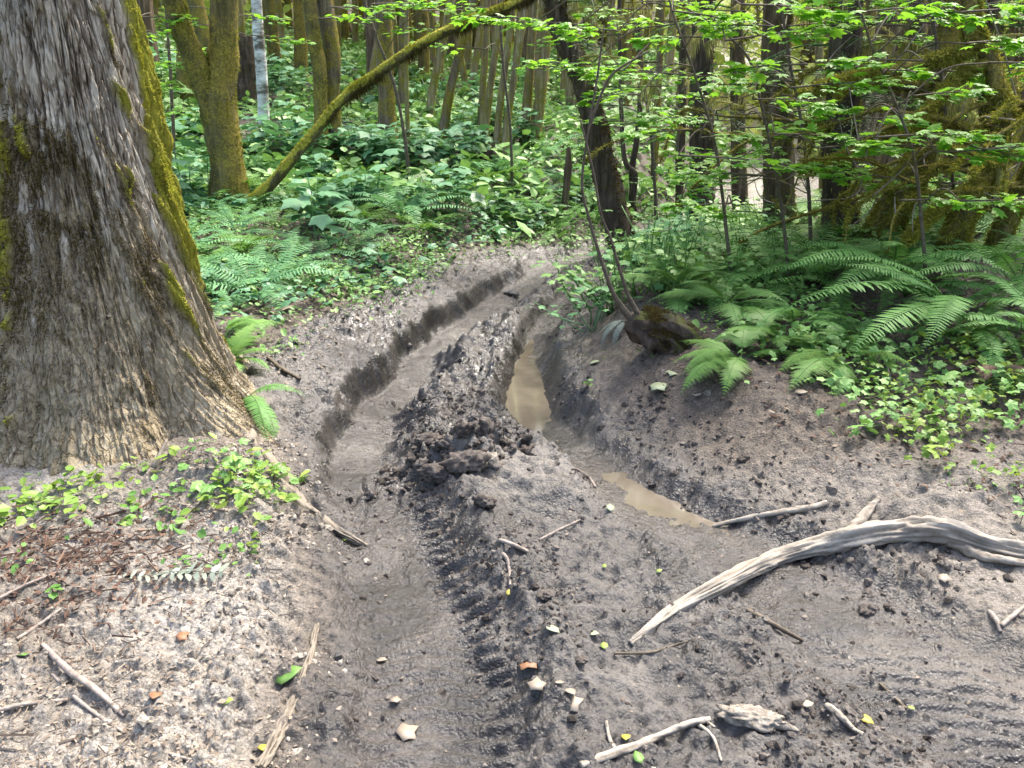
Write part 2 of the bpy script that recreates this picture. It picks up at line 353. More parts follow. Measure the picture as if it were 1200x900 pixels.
f = math_(nt, 'ADD', math_(nt, 'MULTIPLY', attr(nt, "rnd"), .5), math_(nt, 'MULTIPLY', n, .5))
finish(nt, ramp(nt, f, [(.28, (.05, .04, .03)), (.45, (.12, .10, .075)), (.65, (.22, .19, .15))]), .9, f, 1.0, .012, .2); M["bark_root"] = m
def fixed_leaf(name, c, c2):
    m, nt, nd = mat_new(name); n = noise(nt, 60, 3, .5, nd("ShaderNodeTexCoord").outputs["Object"])
    finish(nt, mixc(nt, ramp(nt, n, [(.2, 0.), (.8, 1.)]), c, c2), .55); return m
M["dead_tan"] = fixed_leaf("dead tan leaf", (.20, .16, .12), (.28, .24, .19)); M["dead_brown"] = fixed_leaf("dead brown leaf", (.16, .075, .035), (.28, .14, .07))
M["leaf_yellow"] = fixed_leaf("fallen yellow leaf", (.36, .26, .03), (.28, .27, .05)); M["leaf_green"] = fixed_leaf("fallen green leaf", (.07, .18, .03), (.13, .22, .05))
M["leaf_lime"] = fixed_leaf("fallen lime leaf", (.20, .28, .045), (.17, .24, .05)); M["leaf_pale"] = fixed_leaf("fallen pale leaf", (.22, .27, .15), (.28, .30, .20))
M["frond_grey"] = fixed_leaf("dusty frond", (.14, .17, .13), (.21, .24, .19))

def bark(name, d0, d1, l0, moss0, moss1, mossamt, zs=.12, scale=9, bstr=.8, side=None):
    """furrowed bark with moss that favours upper and one side"""
    m, nt, nd = mat_new(name); tc = nd("ShaderNodeTexCoord").outputs["Object"]
    mp = nd("ShaderNodeMapping"); mp.inputs["Scale"].default_value = (1, 1, zs); lk(nt, tc, mp.inputs[0])
    n1 = noise(nt, scale * 2.2, 6, .62, mp.outputs[0], .4); n2 = noise(nt, scale * .45, 4, .6, tc); n3 = noise(nt, scale * 6, 4, .6, tc)
    c = ramp(nt, n1, [(.30, d0), (.52, d1), (.72, l0)])
    g = nd("ShaderNodeNewGeometry"); sx = nd("ShaderNodeVectorMath", operation='DOT_PRODUCT'); lk(nt, g.outputs["Normal"], sx.inputs[0])
    sx.inputs[1].default_value = side or (.25, 0, .8)
    f = math_(nt, 'ADD', math_(nt, 'MULTIPLY', sx.outputs["Value"], .30), n2)
    f = math_(nt, 'ADD', f, math_(nt, 'MULTIPLY', math_(nt, 'SUBTRACT', n3, .5), .35))
    f = ramp(nt, f, [(max(0, .66 - mossamt), 0.), (max(.05, .80 - mossamt), 1.)])
    mc = ramp(nt, n3, [(.3, moss0), (.7, moss1)])
    h = math_(nt, 'ADD', n1, math_(nt, 'MULTIPLY', n3, .5))
    finish(nt, mixc(nt, f, c, mc), .85, h, bstr, .02, .2); return m
M["bark_mossy"] = bark("mossy bark", (.06, .045, .03), (.15, .115, .08), (.30, .25, .19), (.10, .08, .015), (.30, .25, .045), .22)
M["bark_olive"] = bark("olive moss bark", (.06, .05, .02), (.12, .10, .04), (.2, .17, .08), (.085, .06, .02), (.33, .27, .055), .24)
M["bark_log"] = bark("mossy log bark", (.05, .04, .02), (.10, .08, .04), (.18, .15, .08), (.16, .14, .02), (.46, .42, .06), .30, side=(0, 0, 1.3))
M["bark_thin"] = bark("thin trunk bark", (.10, .075, .04), (.25, .20, .115), (.42, .37, .24), (.10, .09, .015), (.28, .26, .05), .18)
M["bark_dark"] = bark("dark conifer bark", (.028, .021, .016), (.075, .055, .042), (.17, .13, .10), (.03, .04, .01), (.09, .10, .02), .02)
M["bark_red"] = bark("reddish conifer bark", (.045, .03, .02), (.12, .085, .058), (.26, .20, .145), (.04, .045, .01), (.12, .12, .03), .06)
# white birch-like trunk with dark bands
m, nt, nd = mat_new("white bark"); tc = nd("ShaderNodeTexCoord").outputs["Object"]
mp = nd("ShaderNodeMapping"); mp.inputs["Scale"].default_value = (2.5, 2.5, 7); lk(nt, tc, mp.inputs[0])
n1 = noise(nt, 1.6, 5, .65, mp.outputs[0]); n2 = noise(nt, 2.2, 3, .5, tc)
c = ramp(nt, n1, [(.40, (.10, .085, .07)), (.47, (.38, .36, .34)), (.60, (.72, .72, .74))])
finish(nt, mixc(nt, ramp(nt, n2, [(.56, 0.), (.66, 1.)]), c, (.20, .17, .07)), .7, n1, .3, .01); M["bark_white"] = m
# bark of the large trunk: pale ridges, brown moss patches and bright moss carried by attributes that follow its relief
m, nt, nd = mat_new("large trunk bark"); tc = nd("ShaderNodeTexCoord").outputs["Object"]
mp = nd("ShaderNodeMapping"); mp.inputs["Scale"].default_value = (1, 1, .32); lk(nt, tc, mp.inputs[0])
n1 = noise(nt, 44, 8, .74, mp.outputs[0], .5); n2 = noise(nt, 80, 6, .72, tc); n3 = noise(nt, 9, 5, .65, tc)
c = ramp(nt, math_(nt, 'ADD', math_(nt, 'MULTIPLY', n1, .55), math_(nt, 'MULTIPLY', attr(nt, "ridge"), .45)), [(.22, (.035, .026, .018)), (.38, (.19, .15, .105)), (.56, (.40, .345, .265)), (.80, (.55, .50, .40))])
vm = nd("ShaderNodeMapping"); vm.inputs["Scale"].default_value = (1, 1, .22); lk(nt, tc, vm.inputs[0])
wn_ = nd("ShaderNodeTexNoise"); wn_.inputs["Scale"].default_value = 14; wn_.inputs["Detail"].default_value = 4; lk(nt, vm.outputs[0], wn_.inputs["Vector"])
ws = nd("ShaderNodeVectorMath", operation='SCALE'); ws.inputs["Scale"].default_value = .055; lk(nt, wn_.outputs["Color"], ws.inputs[0])
wa = nd("ShaderNodeVectorMath", operation='ADD'); lk(nt, vm.outputs[0], wa.inputs[0]); lk(nt, ws.outputs[0], wa.inputs[1])
ve = nd("ShaderNodeTexVoronoi"); ve.feature = 'DISTANCE_TO_EDGE'; ve.inputs["Scale"].default_value = 26; lk(nt, wa.outputs[0], ve.inputs["Vector"])
crack = ramp(nt, math_(nt, 'ADD', ve.outputs["Distance"], math_(nt, 'MULTIPLY', n2, .10)), [(.055, 0.), (.14, 1.)])
c = mixc(nt, crack, mixc(nt, 1.0, c, (.52, .46, .39), 'MULTIPLY'), c)
c = mixc(nt, math_(nt, 'MULTIPLY', ramp(nt, n3, [(.5, 0.), (.66, 1.)]), .35), c, (.50, .50, .43))
dk = math_(nt, 'MULTIPLY', attr(nt, "brown"), ramp(nt, n2, [(.30, .55), (.6, 1.)]), True)
c = mixc(nt, dk, c, mixc(nt, n2, (.05, .036, .017), (.20, .145, .07)))
dk = math_(nt, 'MULTIPLY', attr(nt, "tan"), ramp(nt, n2, [(.36, .25), (.56, 1.)]), True)
c = mixc(nt, dk, c, mixc(nt, ramp(nt, math_(nt, 'ADD', math_(nt, 'MULTIPLY', n2, .5), math_(nt, 'MULTIPLY', n3, .5)), [(.40, 0.), (.60, 1.)]), (.12, .092, .05), (.39, .32, .20)))
c = mixc(nt, math_(nt, 'MULTIPLY', attr(nt, "green"), 1.0, True), c, mixc(nt, n2, (.12, .11, .012), (.42, .42, .06)))
finish(nt, c, .9, math_(nt, 'ADD', math_(nt, 'ADD', n1, math_(nt, 'MULTIPLY', n2, .6)), math_(nt, 'MULTIPLY', crack, .8)), .9, .012, .15); M["bark_large"] = m
# ground
m, nt, nd = mat_new("ground soil"); tc = nd("ShaderNodeTexCoord").outputs["Object"]
a = noise(nt, 3.0, 6, .62, tc); b = noise(nt, 24, 8, .72, tc); c3 = noise(nt, 120, 5, .7, tc)
vo = nd("ShaderNodeTexVoronoi"); vo.inputs["Scale"].default_value = 85; vo.inputs["Randomness"].default_value = 1.0
wv = nd("ShaderNodeVectorMath", operation='ADD'); nz = nd("ShaderNodeTexNoise"); nz.inputs["Scale"].default_value = 40; lk(nt, tc, nz.inputs["Vector"])
sc_ = nd("ShaderNodeVectorMath", operation='SCALE'); sc_.inputs["Scale"].default_value = .02; lk(nt, nz.outputs["Color"], sc_.inputs[0]); lk(nt, tc, wv.inputs[0]); lk(nt, sc_.outputs[0], wv.inputs[1]); lk(nt, wv.outputs[0], vo.inputs["Vector"])
vd = math_(nt, 'SUBTRACT', .7, vo.outputs["Distance"])
f = math_(nt, 'ADD', math_(nt, 'MULTIPLY', a, .5), math_(nt, 'ADD', math_(nt, 'MULTIPLY', b, .33), math_(nt, 'MULTIPLY', c3, .17)))
mudc = ramp(nt, f, [(.41, (.024, .022, .020)), (.49, (.047, .043, .0395)), (.57, (.096, .089, .082))])
f2 = math_(nt, 'ADD', math_(nt, 'MULTIPLY', b, .5), math_(nt, 'MULTIPLY', c3, .5))
palec = ramp(nt, f2, [(.39, (.06, .05, .04)), (.46, (.155, .14, .118)), (.54, (.255, .235, .205)), (.64, (.36, .335, .30))])
floorc = ramp(nt, f2, [(.40, (.022, .016, .010)), (.5, (.060, .045, .031)), (.62, (.16, .125, .095))])
c = mixc(nt, attr(nt, "mud"), floorc, mudc); c = mixc(nt, attr(nt, "pale"), c, palec)
pt = noise(nt, 1.7, 5, .6, tc, .6); pm = math_(nt, 'MULTIPLY', attr(nt, 'mud'), ramp(nt, pt, [(.50, 0.), (.60, 1.)]))
c = mixc(nt, math_(nt, 'MULTIPLY', pm, .8), c, mixc(nt, 1.0, c, (.52, .48, .45), 'MULTIPLY'))
pd = math_(nt, 'MULTIPLY', attr(nt, 'mud'), ramp(nt, pt, [(.36, 1.), (.44, 0.)]))
c = mixc(nt, math_(nt, 'MULTIPLY', pd, .5), c, (.15, .135, .115))
wet = attr(nt, "wet"); c = mixc(nt, math_(nt, 'MULTIPLY', wet, .75), c, mixc(nt, 1.0, c, (.55, .52, .50), 'MULTIPLY'))
rg = math_(nt, 'SUBTRACT', ramp(nt, b, [(.35, .58), (.65, .85)]), math_(nt, 'MULTIPLY', wet, .42))
rg = math_(nt, 'SUBTRACT', rg, math_(nt, 'MULTIPLY', attr(nt, 'mud'), ramp(nt, a, [(.44, .20), (.54, .0)])))
rg = math_(nt, 'SUBTRACT', rg, math_(nt, 'MULTIPLY', pm, .22))
rg = math_(nt, 'MAXIMUM', rg, .27)
h = math_(nt, 'ADD', math_(nt, 'ADD', b, math_(nt, 'MULTIPLY', c3, .6)), math_(nt, 'MULTIPLY', vd, .55))
finish(nt, c, rg, h, .75, .010, .6); M["ground"] = m
# murky puddle water
m, nt, nd = mat_new("murky water"); tc = nd("ShaderNodeTexCoord").outputs["Object"]; a = noise(nt, 5, 4, .6, tc); b = noise(nt, 30, 2, .5, tc)
p, o = finish(nt, ramp(nt, a, [(.35, (.11, .092, .068)), (.65, (.155, .132, .10))]), .07, b, .03, .004, .5); M["water"] = m

# ------------------------------------------------------------------ ground: trail and forest floor
def ground():
    ys = [-4, -3, -2, -1.2, -.6, -.2, .2, .5, .8, 1.0]; y = 1.15
    k = .0024
    while y < 9.5: ys.append(y); y += k * (y + .8) * (1 if y > 1.4 else 1.2)
    while y < 230: ys.append(y); y += (.02 if y < 30 else .05) * y * min(1, .25 + (y - 9.5) * .25)
    ys = np.array(ys); s = np.arange(-.86, .86001, k)
    out = .86 * 1.075 ** np.arange(1, 32); s = np.concatenate([-out[::-1], s, out])
    w = .8 + np.maximum(ys, 0)
    X = s[None] * w[:, None]; Y = np.repeat(ys[:, None], len(s), 1)
    z, trail, mud, pale, wet = land(X.ravel(), Y.ravel(), True)
    V = np.stack([X.ravel(), Y.ravel(), z], -1); nr, nc = X.shape
    i = np.arange(nr - 1)[:, None] * nc; j = np.arange(nc - 1)[None]
    Q = np.stack([i + j, i + j + 1, i + nc + j + 1, i + nc + j], -1).reshape(-1, 4)
    tf = trail[Q].mean(1) > .5
    for nm, sel in (("muddy_trail", tf), ("forest_floor", ~tf)):
        q = Q[sel]; use, inv = np.unique(q, return_inverse=True)
        o = mesh_obj(nm, V[use], inv.reshape(-1, 4), M["ground"], attrs={"mud": mud[use], "pale": pale[use], "wet": wet[use]})
        tag(o, kind="structure")
ground()
def puddle(x0, x1, y0, y1, z):
    n = 24; xs, yy = np.meshgrid(np.linspace(x0, x1, n), np.linspace(y0, y1, n)); V = np.stack([xs.ravel(), yy.ravel(), np.full(n * n, z)], -1)
    i = np.arange(n - 1)[:, None] * n; j = np.arange(n - 1)[None]
    o = mesh_obj("puddle", V, np.stack([i + j, i + j + 1, i + n + j + 1, i + n + j], -1).reshape(-1, 4), M["water"]); tag(o, kind="structure")
puddle(-.16, .5, 3.5, 6.1, W1)
puddle(.34, 1.05, 2.55, 3.4, W2)

def wood(g, P, W, n, seg, amp, seed):
    big = seg > 10; n, seg = (n * 3, seg * 2) if big else (n * 2, seg)
    V, Q, T, N = tube(P, W, n, seg, amp, 2.2, 7, seed); m = len(N); I, J = np.divmod(np.arange(m), seg); th = J / seg * 2 * np.pi; l = I / n * 9
    gr = np.abs(fbm(np.cos(th) * 4 + .25 * l, np.sin(th) * 4 + .35 * l, 800 + seed, 3, .6)) * 2; gr2 = fbm(np.cos(th) * 10, np.sin(th) * 10 + l * 1.2, 820 + seed, 2)
    w = np.interp(I, np.linspace(0, n, len(W)), W); V[:m] += N * (w * (.26 * (np.clip(gr * 2.2, 0, 1) - .6) + .26 * gr2 + .3 * fbm(np.cos(th) * 1.2 + l * .9, np.sin(th) * 1.2 - l * .5, 840 + seed, 3)) * (1 if big else .6))[:, None]
    a = np.concatenate([np.clip(gr * 1.5 + .25 + gr2 * .5, 0, 1) * np.clip(1.0 + N[:, 2] * .9, .25, 1), np.full(len(V) - m, .4)]); g.add(V, Q, T, a)
# ------------------------------------------------------------------ the large trunk on the left
def large_trunk():
    root = empty("large_tree", (TRUNK[0], TRUNK[1], LZ(*TRUNK)), "huge flaring trunk of furrowed grey bark with brown moss and a bright mossy edge", "tree")
    n, seg = 620, 800
    zz = np.concatenate([np.linspace(-.25, 2.25, 560), np.linspace(2.3, 9, 60)]); th = np.concatenate([np.linspace(-2.95, .85, 690, endpoint=False), np.linspace(.85, 2 * np.pi - 2.95, 110, endpoint=False)])
    r = np.interp(zz, [-.25, -.1, 0, .1, .3, .65, 1.0, 1.4, 1.8, 2.8, 9], [.74, .66, .58, .52, .455, .375, .315, .27, .24, .22, .17])
    Zz, Th = np.meshgrid(zz, th, indexing='ij'); rr = np.repeat(r[:, None], seg, 1)
    cx, cz = np.cos(Th), np.sin(Th)
    # root lobes; angle 0 is +x, -pi/2 faces the camera
    def lobe(a, w, h, top): return h * np.exp(-((np.angle(np.exp(1j * (Th - a)))) / w) ** 2) * np.clip(1 - Zz / top, 0, None) ** 1.9
    rr = rr + lobe(-.40, .24, .11, .5) + lobe(-1.2, .42, .06, .6) + lobe(-2.2, .3, .10, .6) + lobe(1.2, .4, .2, .6) - lobe(-.78, .13, .10, .5) - lobe(-1.75, .15, .05, .5)
    tw = Th + .12 * fbm(Zz * 1.2, cx * 2, 300, 2)
    # furrows: warped ridges running up the trunk, finer and shaggier low down
    up = ss(.25, 1.2, Zz)
    a = np.cos(tw), np.sin(tw)
    w1 = fbm(Zz * 1.7, a[0] * 4 + a[1] * 3, 305, 3)
    fur = np.abs(fbm(a[0] * 8.5 + w1 * 1.2 + 3, a[1] * 8.5 + Zz * .9 + w1, 310, 3, .55)) * 2
    fur2 = np.abs(fbm(a[0] * 21 + w1 * 2, a[1] * 21 + Zz * 4.0, 320, 3, .6)) * 2
    fine = fbm(a[0] * 46, a[1] * 46 + Zz * 20, 330, 3, .65)
    plate = fbm(a[0] * 9, a[1] * 9 + Zz * 11, 335, 3, .6)
    ridge = np.clip(np.clip(fur * 2.6, 0, 1) ** .7 * .62 + np.clip(fur2 * 2.2, 0, 1) * .38 + .25 * plate, 0, 1)
    rr = rr + (.008 + .022 * up) * (ridge - .5) + (.016 - .005 * up) * fine + .012 * plate + .010 * (1 - up) * fbm(a[0] * 16, a[1] * 16 + Zz * 14, 337, 3, .6) + .05 * fbm(cx * 1.6, cz * 1.6 + Zz * .8, 340, 2)
    # moss cover
    def P(a0, z0, wa, wz): return np.exp(-((np.angle(np.exp(1j * (Th - a0)))) / wa) ** 2 - ((Zz + .2 - z0) / wz) ** 2)
    sp = fbm(a[0] * 5 + Zz * .6, a[1] * 5 + Zz * 2.2, 350, 4, .6)
    sq = fbm(a[0] * 14, a[1] * 14 + Zz * 9, 355, 3, .6)
    brown = np.clip((P(-1.30, 1.18, .70, .24) * 1.4 + P(-2.0, 1.0, .6, .24) * 1.1 + P(-.75, .86, .30, .22) * .8 + P(-1.5, 1.38, .5, .14) + P(-1.9, .75, .7, .18) * .7) + sp * 2.0 + sq * 1.3 - .56, 0, .45) * 1.7
    green = (P(.22, 1.75, .20, .75) * 1.15 + P(.0, 1.20, .26, .18) * 1.15 + P(.22, .98, .22, .22) * .95 + P(-.35, .84, .2, .08) * .45 + P(-.50, 1.55, .14, .08) * .75 + P(-.55, 1.3, .2, .16) * .35 + P(-2.62, .3, .2, .3) * .8 + P(.75, 1.4, .4, 1.0) * .8) + sp * .8 + sq * .9
    green = np.clip(green - .56, 0, .28) / .28 * np.where(Th > -1.9, ss(.25, .65, Zz + .3 * sp), 1)
    tan = np.clip(1.35 * (1 - ss(.5, 1.5, Zz)) + sp * 1.3 + sq * .9 - .22, 0, .5) * 1.9
    rr = rr + green * (.016 + .030 * np.clip(sq + .25, 0, 1)) + brown * .010 * (1 + sq)
    lean = np.interp(Zz, [0, 9], [0, .0])
    V = np.stack([cx * rr + lean, cz * rr, Zz], -1).reshape(-1, 3)
    i = np.arange(n - 1)[:, None] * seg; j = np.arange(seg)[None]; j2 = (j + 1) % seg
    Q = np.stack([i + j, i + j2, i + seg + j2, i + seg + j], -1).reshape(-1, 4)
    mesh_obj("trunk", V, Q, M["bark_large"], root, attrs={"ridge": ridge.ravel(), "brown": np.clip(brown, 0, 1).ravel(), "green": green.ravel(), "tan": np.clip(tan, 0, 1).ravel()})
    N = np.stack([cx, cz, cx * 0 + .1], -1).reshape(-1, 3)
    front = ((cz < .45) & (Zz < 2.4)).ravel()
    g = Geo(); gm = (green.ravel() > .25) & front; fuzz(g, V[gm], N[gm], 22000, .011, .0045, spread=.9); g.build("moss", M["moss_bright"], root)
    g = Geo(); gm = (brown.ravel() > .45) & front; fuzz(g, V[gm], N[gm], 26000, .018, .0035, hang=.8, spread=.9); g.build("brown_moss", M["moss_dark"], root)
    # fibres, flakes and bits of leaf caught on the lower bark
    g = Geo(); gm = (tan.ravel() > .25) & front & (Zz.ravel() < 1.0) & (green.ravel() < .2)
    fuzz(g, V[gm], N[gm], 12000, .015, .005, hang=.5, spread=1.6); g.build("bark_fibre", M["litter"], root)
    # roots running away from the flare towards the rut, half buried
    for k, (pp, ww, sk) in enumerate(([[(292, 512), (320, 552), (352, 588), (392, 618), (430, 640)], [.07, .045, .028, .016, .008], [-.045, -.030, -.018, -.010, -.005]],)):
        P_ = [hit(*q) - np.array(root.location) + np.array([0, 0, z_]) for q, z_ in zip(pp, sk)]; g = Geo(); wood(g, P_, ww, 40, 14, .22, 30 + k); g.build("root", M["bark_root"], root)
    # split strip at the foot of the trunk
    org = np.array(root.location); g = Geo(); p0 = at(180, 548, 2.93) - org; p1 = at(196, 515, 3.02) - org
    add_tube(g, [p0, p1], [.012, .003], 10, 6, .3, 9, 20, 3); g.build("bark_strip", M["wood_pale"], root)
large_trunk()

# ------------------------------------------------------------------ trees that stand on the slope
BIAS_UP = lambda N, V: .25 + np.clip(N[:, 2], 0, 1) + .8 * np.clip(N[:, 0], 0, 1)
def pix_path(pts, y, dy=None):
    """points of the photograph set at a depth y (or a depth for each)"""
    return [at(u, v, y if dy is None else y + d) for (u, v), d in zip(pts, dy or [0] * len(pts))]
def px(w, p): return w * (p[1] * CP - (p[2] - CAM_Z) * SP) / FPX
def tree(name, label, cat, base, pts, widths, mat="bark_mossy", group=None, fuzz_n=0, fz="moss", ln=.03, dy=None, limbs=(), amp=.10, top=9.0, seg=16, sink=.25, hang=0.0):
    """trunk through picture points, from its foot on the land up past the frame; limbs leave it at their own points"""
    b = hit(*base); y = b[1]
    P = [b - np.array([0, 0, sink]), b] + pix_path(pts, y, dy)
    W = [px(widths[0] * 1.25, b) / 2, px(widths[0], b) / 2] + [px(w, p) / 2 for w, p in zip(widths[1:], P[2:])]
    d = nrm(P[-1] - P[-2])
    if top > P[-1][2] + .3:
        P += [P[-1] + d * .6 + np.array([0, 0, .2]), P[-1] + d * 1.2 + np.array([d[0] * .8, .2, top - P[-1][2]])]; W += [W[-1] * .97, W[-1] * .45]
    root = empty(name, b, label, cat, group); org = b
    g = Geo(); gm = Geo(); sd = rng.integers(1, 90)
    V, N = add_tube(g, [p - org for p in P], W, 70, seg, amp, 2.2, 5, int(sd))
    m = V[:len(N), 2] < 4.2
    if fuzz_n: fuzz(gm, V[:len(N)][m], N[m], fuzz_n, ln, ln * .3, BIAS_UP, hang)
    g.build("trunk", M[mat], root)
    for lp, lw, ldy in limbs:
        L = pix_path(lp, y, ldy); lw = [px(w, p) / 2 for w, p in zip(lw, L)]
        gl = Geo(); V, N = add_tube(gl, [p - org for p in L], lw, 46, 12, amp, 2.5, 6, int(sd) + 3); gl.build("limb", M[mat], root)
        if fuzz_n: fuzz(gm, V[:len(N)], N, int(fuzz_n * .6), ln, ln * .3, BIAS_UP, hang)
    if fuzz_n: gm.build("moss", M[fz], root)
    TREES[label] = (root, P, W)
    return root, y
TREES = {}
# forked mossy tree behind the large trunk
tree("maple_tree", "mossy forked trunk standing in ferns beside the large furrowed trunk", "tree", (270, 240), [(266, 190), (256, 120), (262, 60), (262, 0), (264, -60)], [46, 40, 42, 33, 31, 30], "bark_olive", None, 9000, "moss", .022,
     limbs=[([(258, 155), (238, 95), (218, 45), (203, 0), (188, -60)], [30, 27, 25, 24, 22], [0, -.1, -.2, -.3, -.5])])
tree("birch_tree", "slim white barked trunk with dark bands on the fern slope", "tree", (310, 160), [(307, 90), (302, 30), (299, -40)], [13, 13, 13, 12], "bark_white", amp=.05)
tree("snag", "dark broken dead stump standing behind the white barked trunk", "stump", (288, 128), [(288, 80), (286, 42)], [26, 24, 22], "bark_dark", top=0, amp=.2)
tree("alder_tree", "mossy trunk with a kink, beside a straighter grey trunk above the fallen log", "tree", (377, 192), [(376, 140), (374, 80), (367, 40), (360, -20)], [17, 16, 16, 16, 15], "bark_olive", None, 4500, "moss", .022)
tree("alder_tree", "straight grey barked trunk close against the kinked mossy trunk", "tree", (392, 188), [(390, 130), (389, 60), (380, 0), (374, -50)], [19, 17, 19, 19, 18], "bark_mossy", None, 2500, "moss", .022)
tree("alder_tree", "broad dull brown trunk rising behind the middle of the leaning log", "tree", (454, 170), [(453, 110), (450, 50), (448, -30)], [22, 20, 20, 19], "bark_mossy", None, 2000, "moss", .025)
tree("sapling", "very thin straight stem just beyond the broad dull brown trunk", "tree", (479, 190), [(477, 120), (476, 50), (478, -30)], [6, 5, 5, 4], "bark_thin", top=5)
tree("alder_tree", "dark trunk behind the thin straight stem under the leaning log", "tree", (472, 140), [(473, 70), (474, -30)], [12, 12, 11], "bark_mossy", None, 1000, "moss", .025)
tree("alder_tree", "slender leaning trunk, thinner neighbour of the dark footed one", "tree", (503, 145), [(508, 100), (518, 55), (529, 0), (537, -50)], [10, 9, 9, 10, 9], "bark_thin", None, 1500, "moss_bright", .022)
tree("alder_tree", "dark leaning trunk with a black rotten foot below the mossy log", "tree", (517, 172), [(521, 145), (528, 105), (543, 45), (560, -20)], [17, 11, 10, 10, 9], "bark_mossy", None, 2200, "moss_bright", .022)
g3 = "slim trunks of the leaning cluster beyond the ferns"
for lab, bs, tp in (("leftmost slim trunk of the leaning cluster with a dark shared foot", (563, 168), (569, 60)), ("tallest dark slim trunk leaning between its cluster mates", (566, 180), (581, 55)),
                    ("slim trunk third along the leaning cluster with a dark shared foot", (580, 186), (595, 55)), ("rightmost slim trunk of the leaning cluster with a dark shared foot", (589, 188), (609, 50))):
    t2 = (tp[0] + (tp[0] - bs[0]) * .55, tp[1] - 75)
    tree("alder_tree", lab, "tree", bs, [((bs[0] + tp[0]) / 2 - 1, (bs[1] + tp[1]) / 2), tp, t2], [9, 8, 8, 7], "bark_thin", g3, 1600, "moss_bright", .022)
tree("stump", "dark rotten stump at the foot of the leaning cluster", "stump", (578, 192), [(577, 182), (577, 176)], [34, 26, 12], "bark_dark", top=0, amp=.35, seg=18)
tree("alder_tree", "slim trunk between the leaning cluster and the dark leaning tree", "tree", (614, 168), [(618, 120), (622, 60), (627, -20)], [12, 11, 10, 9], "bark_thin", None, 1800, "moss", .022)
tree("alder_tree", "wider ragged trunk just left of the dark leaning tree", "tree", (626, 170), [(632, 120), (638, 60), (645, -20)], [17, 14, 13, 12], "bark_thin", None, 2200, "moss", .022)
tree("snag", "thin broken brown snag by the far bend of the trail", "stump", (661, 260), [(663, 230), (666, 200), (667, 172)], [8, 8, 9, 4], "bark_red", top=0, amp=.25)
# the dark leaning tree at the bend
DK, dk_y = tree("leaning_tree", "thick dark trunk leaning over the bend of the trail", "tree", (730, 300), [(718, 240), (702, 170), (685, 100), (664, 50), (650, 0), (640, -50)], [38, 31, 29, 28, 27, 26, 25], "bark_dark", None, 4000, "moss_dark", .04, hang=.6, amp=.14)
# mossy log fallen across, propped on the dark leaning tree
def fallen_log():
    b = hit(287, 246); b2 = at(640, -18, dk_y - .25)
    us = [(318, 215), (350, 178), (400, 118), (440, 88), (490, 54), (545, 27), (600, 6)]
    P = [b - np.array([.05, 0, .12]), b] + [at(u, v, b[1] + (dk_y - .25 - b[1]) * k / 8) for k, (u, v) in enumerate(us, 1)] + [b2, at(700, -50, dk_y - .3)]
    W = [px(w, p) / 2 for w, p in zip([21, 18, 13, 11.5, 11, 11, 11, 10.5, 10, 10, 9], P)]
    root = empty("fallen_log", b, "long moss covered log lying aslant, propped from the ferns up against the dark leaning tree", "log")
    g = Geo(); V, N = add_tube(g, [p - b for p in P], W, 120, 18, .12, 2.4, 5, 9); g.build("trunk", M["bark_log"], root)
    k = len(N); g = Geo(); fuzz(g, V[:k], N, 22000, .016, .005, lambda N, V: np.clip(N[:, 2] + .15, 0, 1)); g.build("moss", M["moss_bright"], root)
    m = (V[:k, 0] > .9); g = Geo(); fuzz(g, V[:k][m], N[m], 5000, .06, .005, lambda N, V: np.clip(-N[:, 2] - .2, 0, 1), 1.6, .5); g.build("hanging_moss", M["moss_dark"], root)
fallen_log()

# ------------------------------------------------------------------ right side: conifers, mossy maples
tree("conifer_tree", "straight dark conifer trunk behind the pale path clearing", "tree", (822, 275), [(822, 200), (822, 120), (824, 40), (827, -40)], [29, 27, 27, 26, 25], "bark_dark", None, 3500, "moss_dark", .03, hang=1)
tree("conifer_tree", "broad reddish conifer trunk hung with moss, right of the pale path", "tree", (914, 275), [(913, 225), (912, 150), (910, 60), (912, -40)], [40, 35, 33, 33, 32], "bark_red", None, 4000, "moss", .032, hang=1.2)
tree("conifer_tree", "stout dark trunk behind the mossy arching limbs", "tree", (985, 280), [(983, 220), (985, 150), (990, 60), (995, -40)], [44, 39, 37, 36, 34], "bark_dark", None, 4000, "moss", .032, hang=1.2)
tree("sapling", "twisted black stem nearer the pale path, with a crooked twin", "tree", (738, 252), [(742, 225), (741, 195), (746, 165), (750, 120), (750, 60)], [10, 9, 8, 7, 6, 6], "bark_dark", top=4)
tree("sapling", "crooked black stem twinned with a twisted one by the pale path", "tree", (745, 257), [(741, 235), (744, 205), (733, 190), (729, 150), (727, 90)], [9, 8, 7, 6, 5, 5], "bark_dark", top=4)
tree("alder_tree", "thin dark trunk standing beyond the pale path clearing", "tree", (766, 225), [(768, 170), (772, 90), (776, 0)], [9, 9, 8, 7], "bark_mossy")
tree("alder_tree", "dark stub trunk next to the straight dark conifer by the clearing", "tree", (795, 252), [(796, 225), (797, 190), (800, 100), (800, 0)], [10, 9, 11, 9, 8], "bark_dark")
tree("mossy_maple", "thick olive moss trunk leaning up out of the right hand ferns", "tree", (1030, 285), [(1045, 250), (1072, 200), (1095, 150), (1108, 80), (1118, 0), (1125, -50)], [42, 38, 34, 30, 26, 24, 22], "bark_olive", None, 9000, "moss", .035,
     limbs=[([(1095, 150), (1060, 150), (1020, 168), (975, 190), (935, 200)], [17, 15, 12, 9, 4], [0, -.2, -.3, -.5, -.6]),
            ([(1100, 110), (1060, 100), (1010, 98), (960, 105), (915, 120)], [15, 13, 11, 8, 3], [0, .1, .2, .3, .3])], hang=.5)
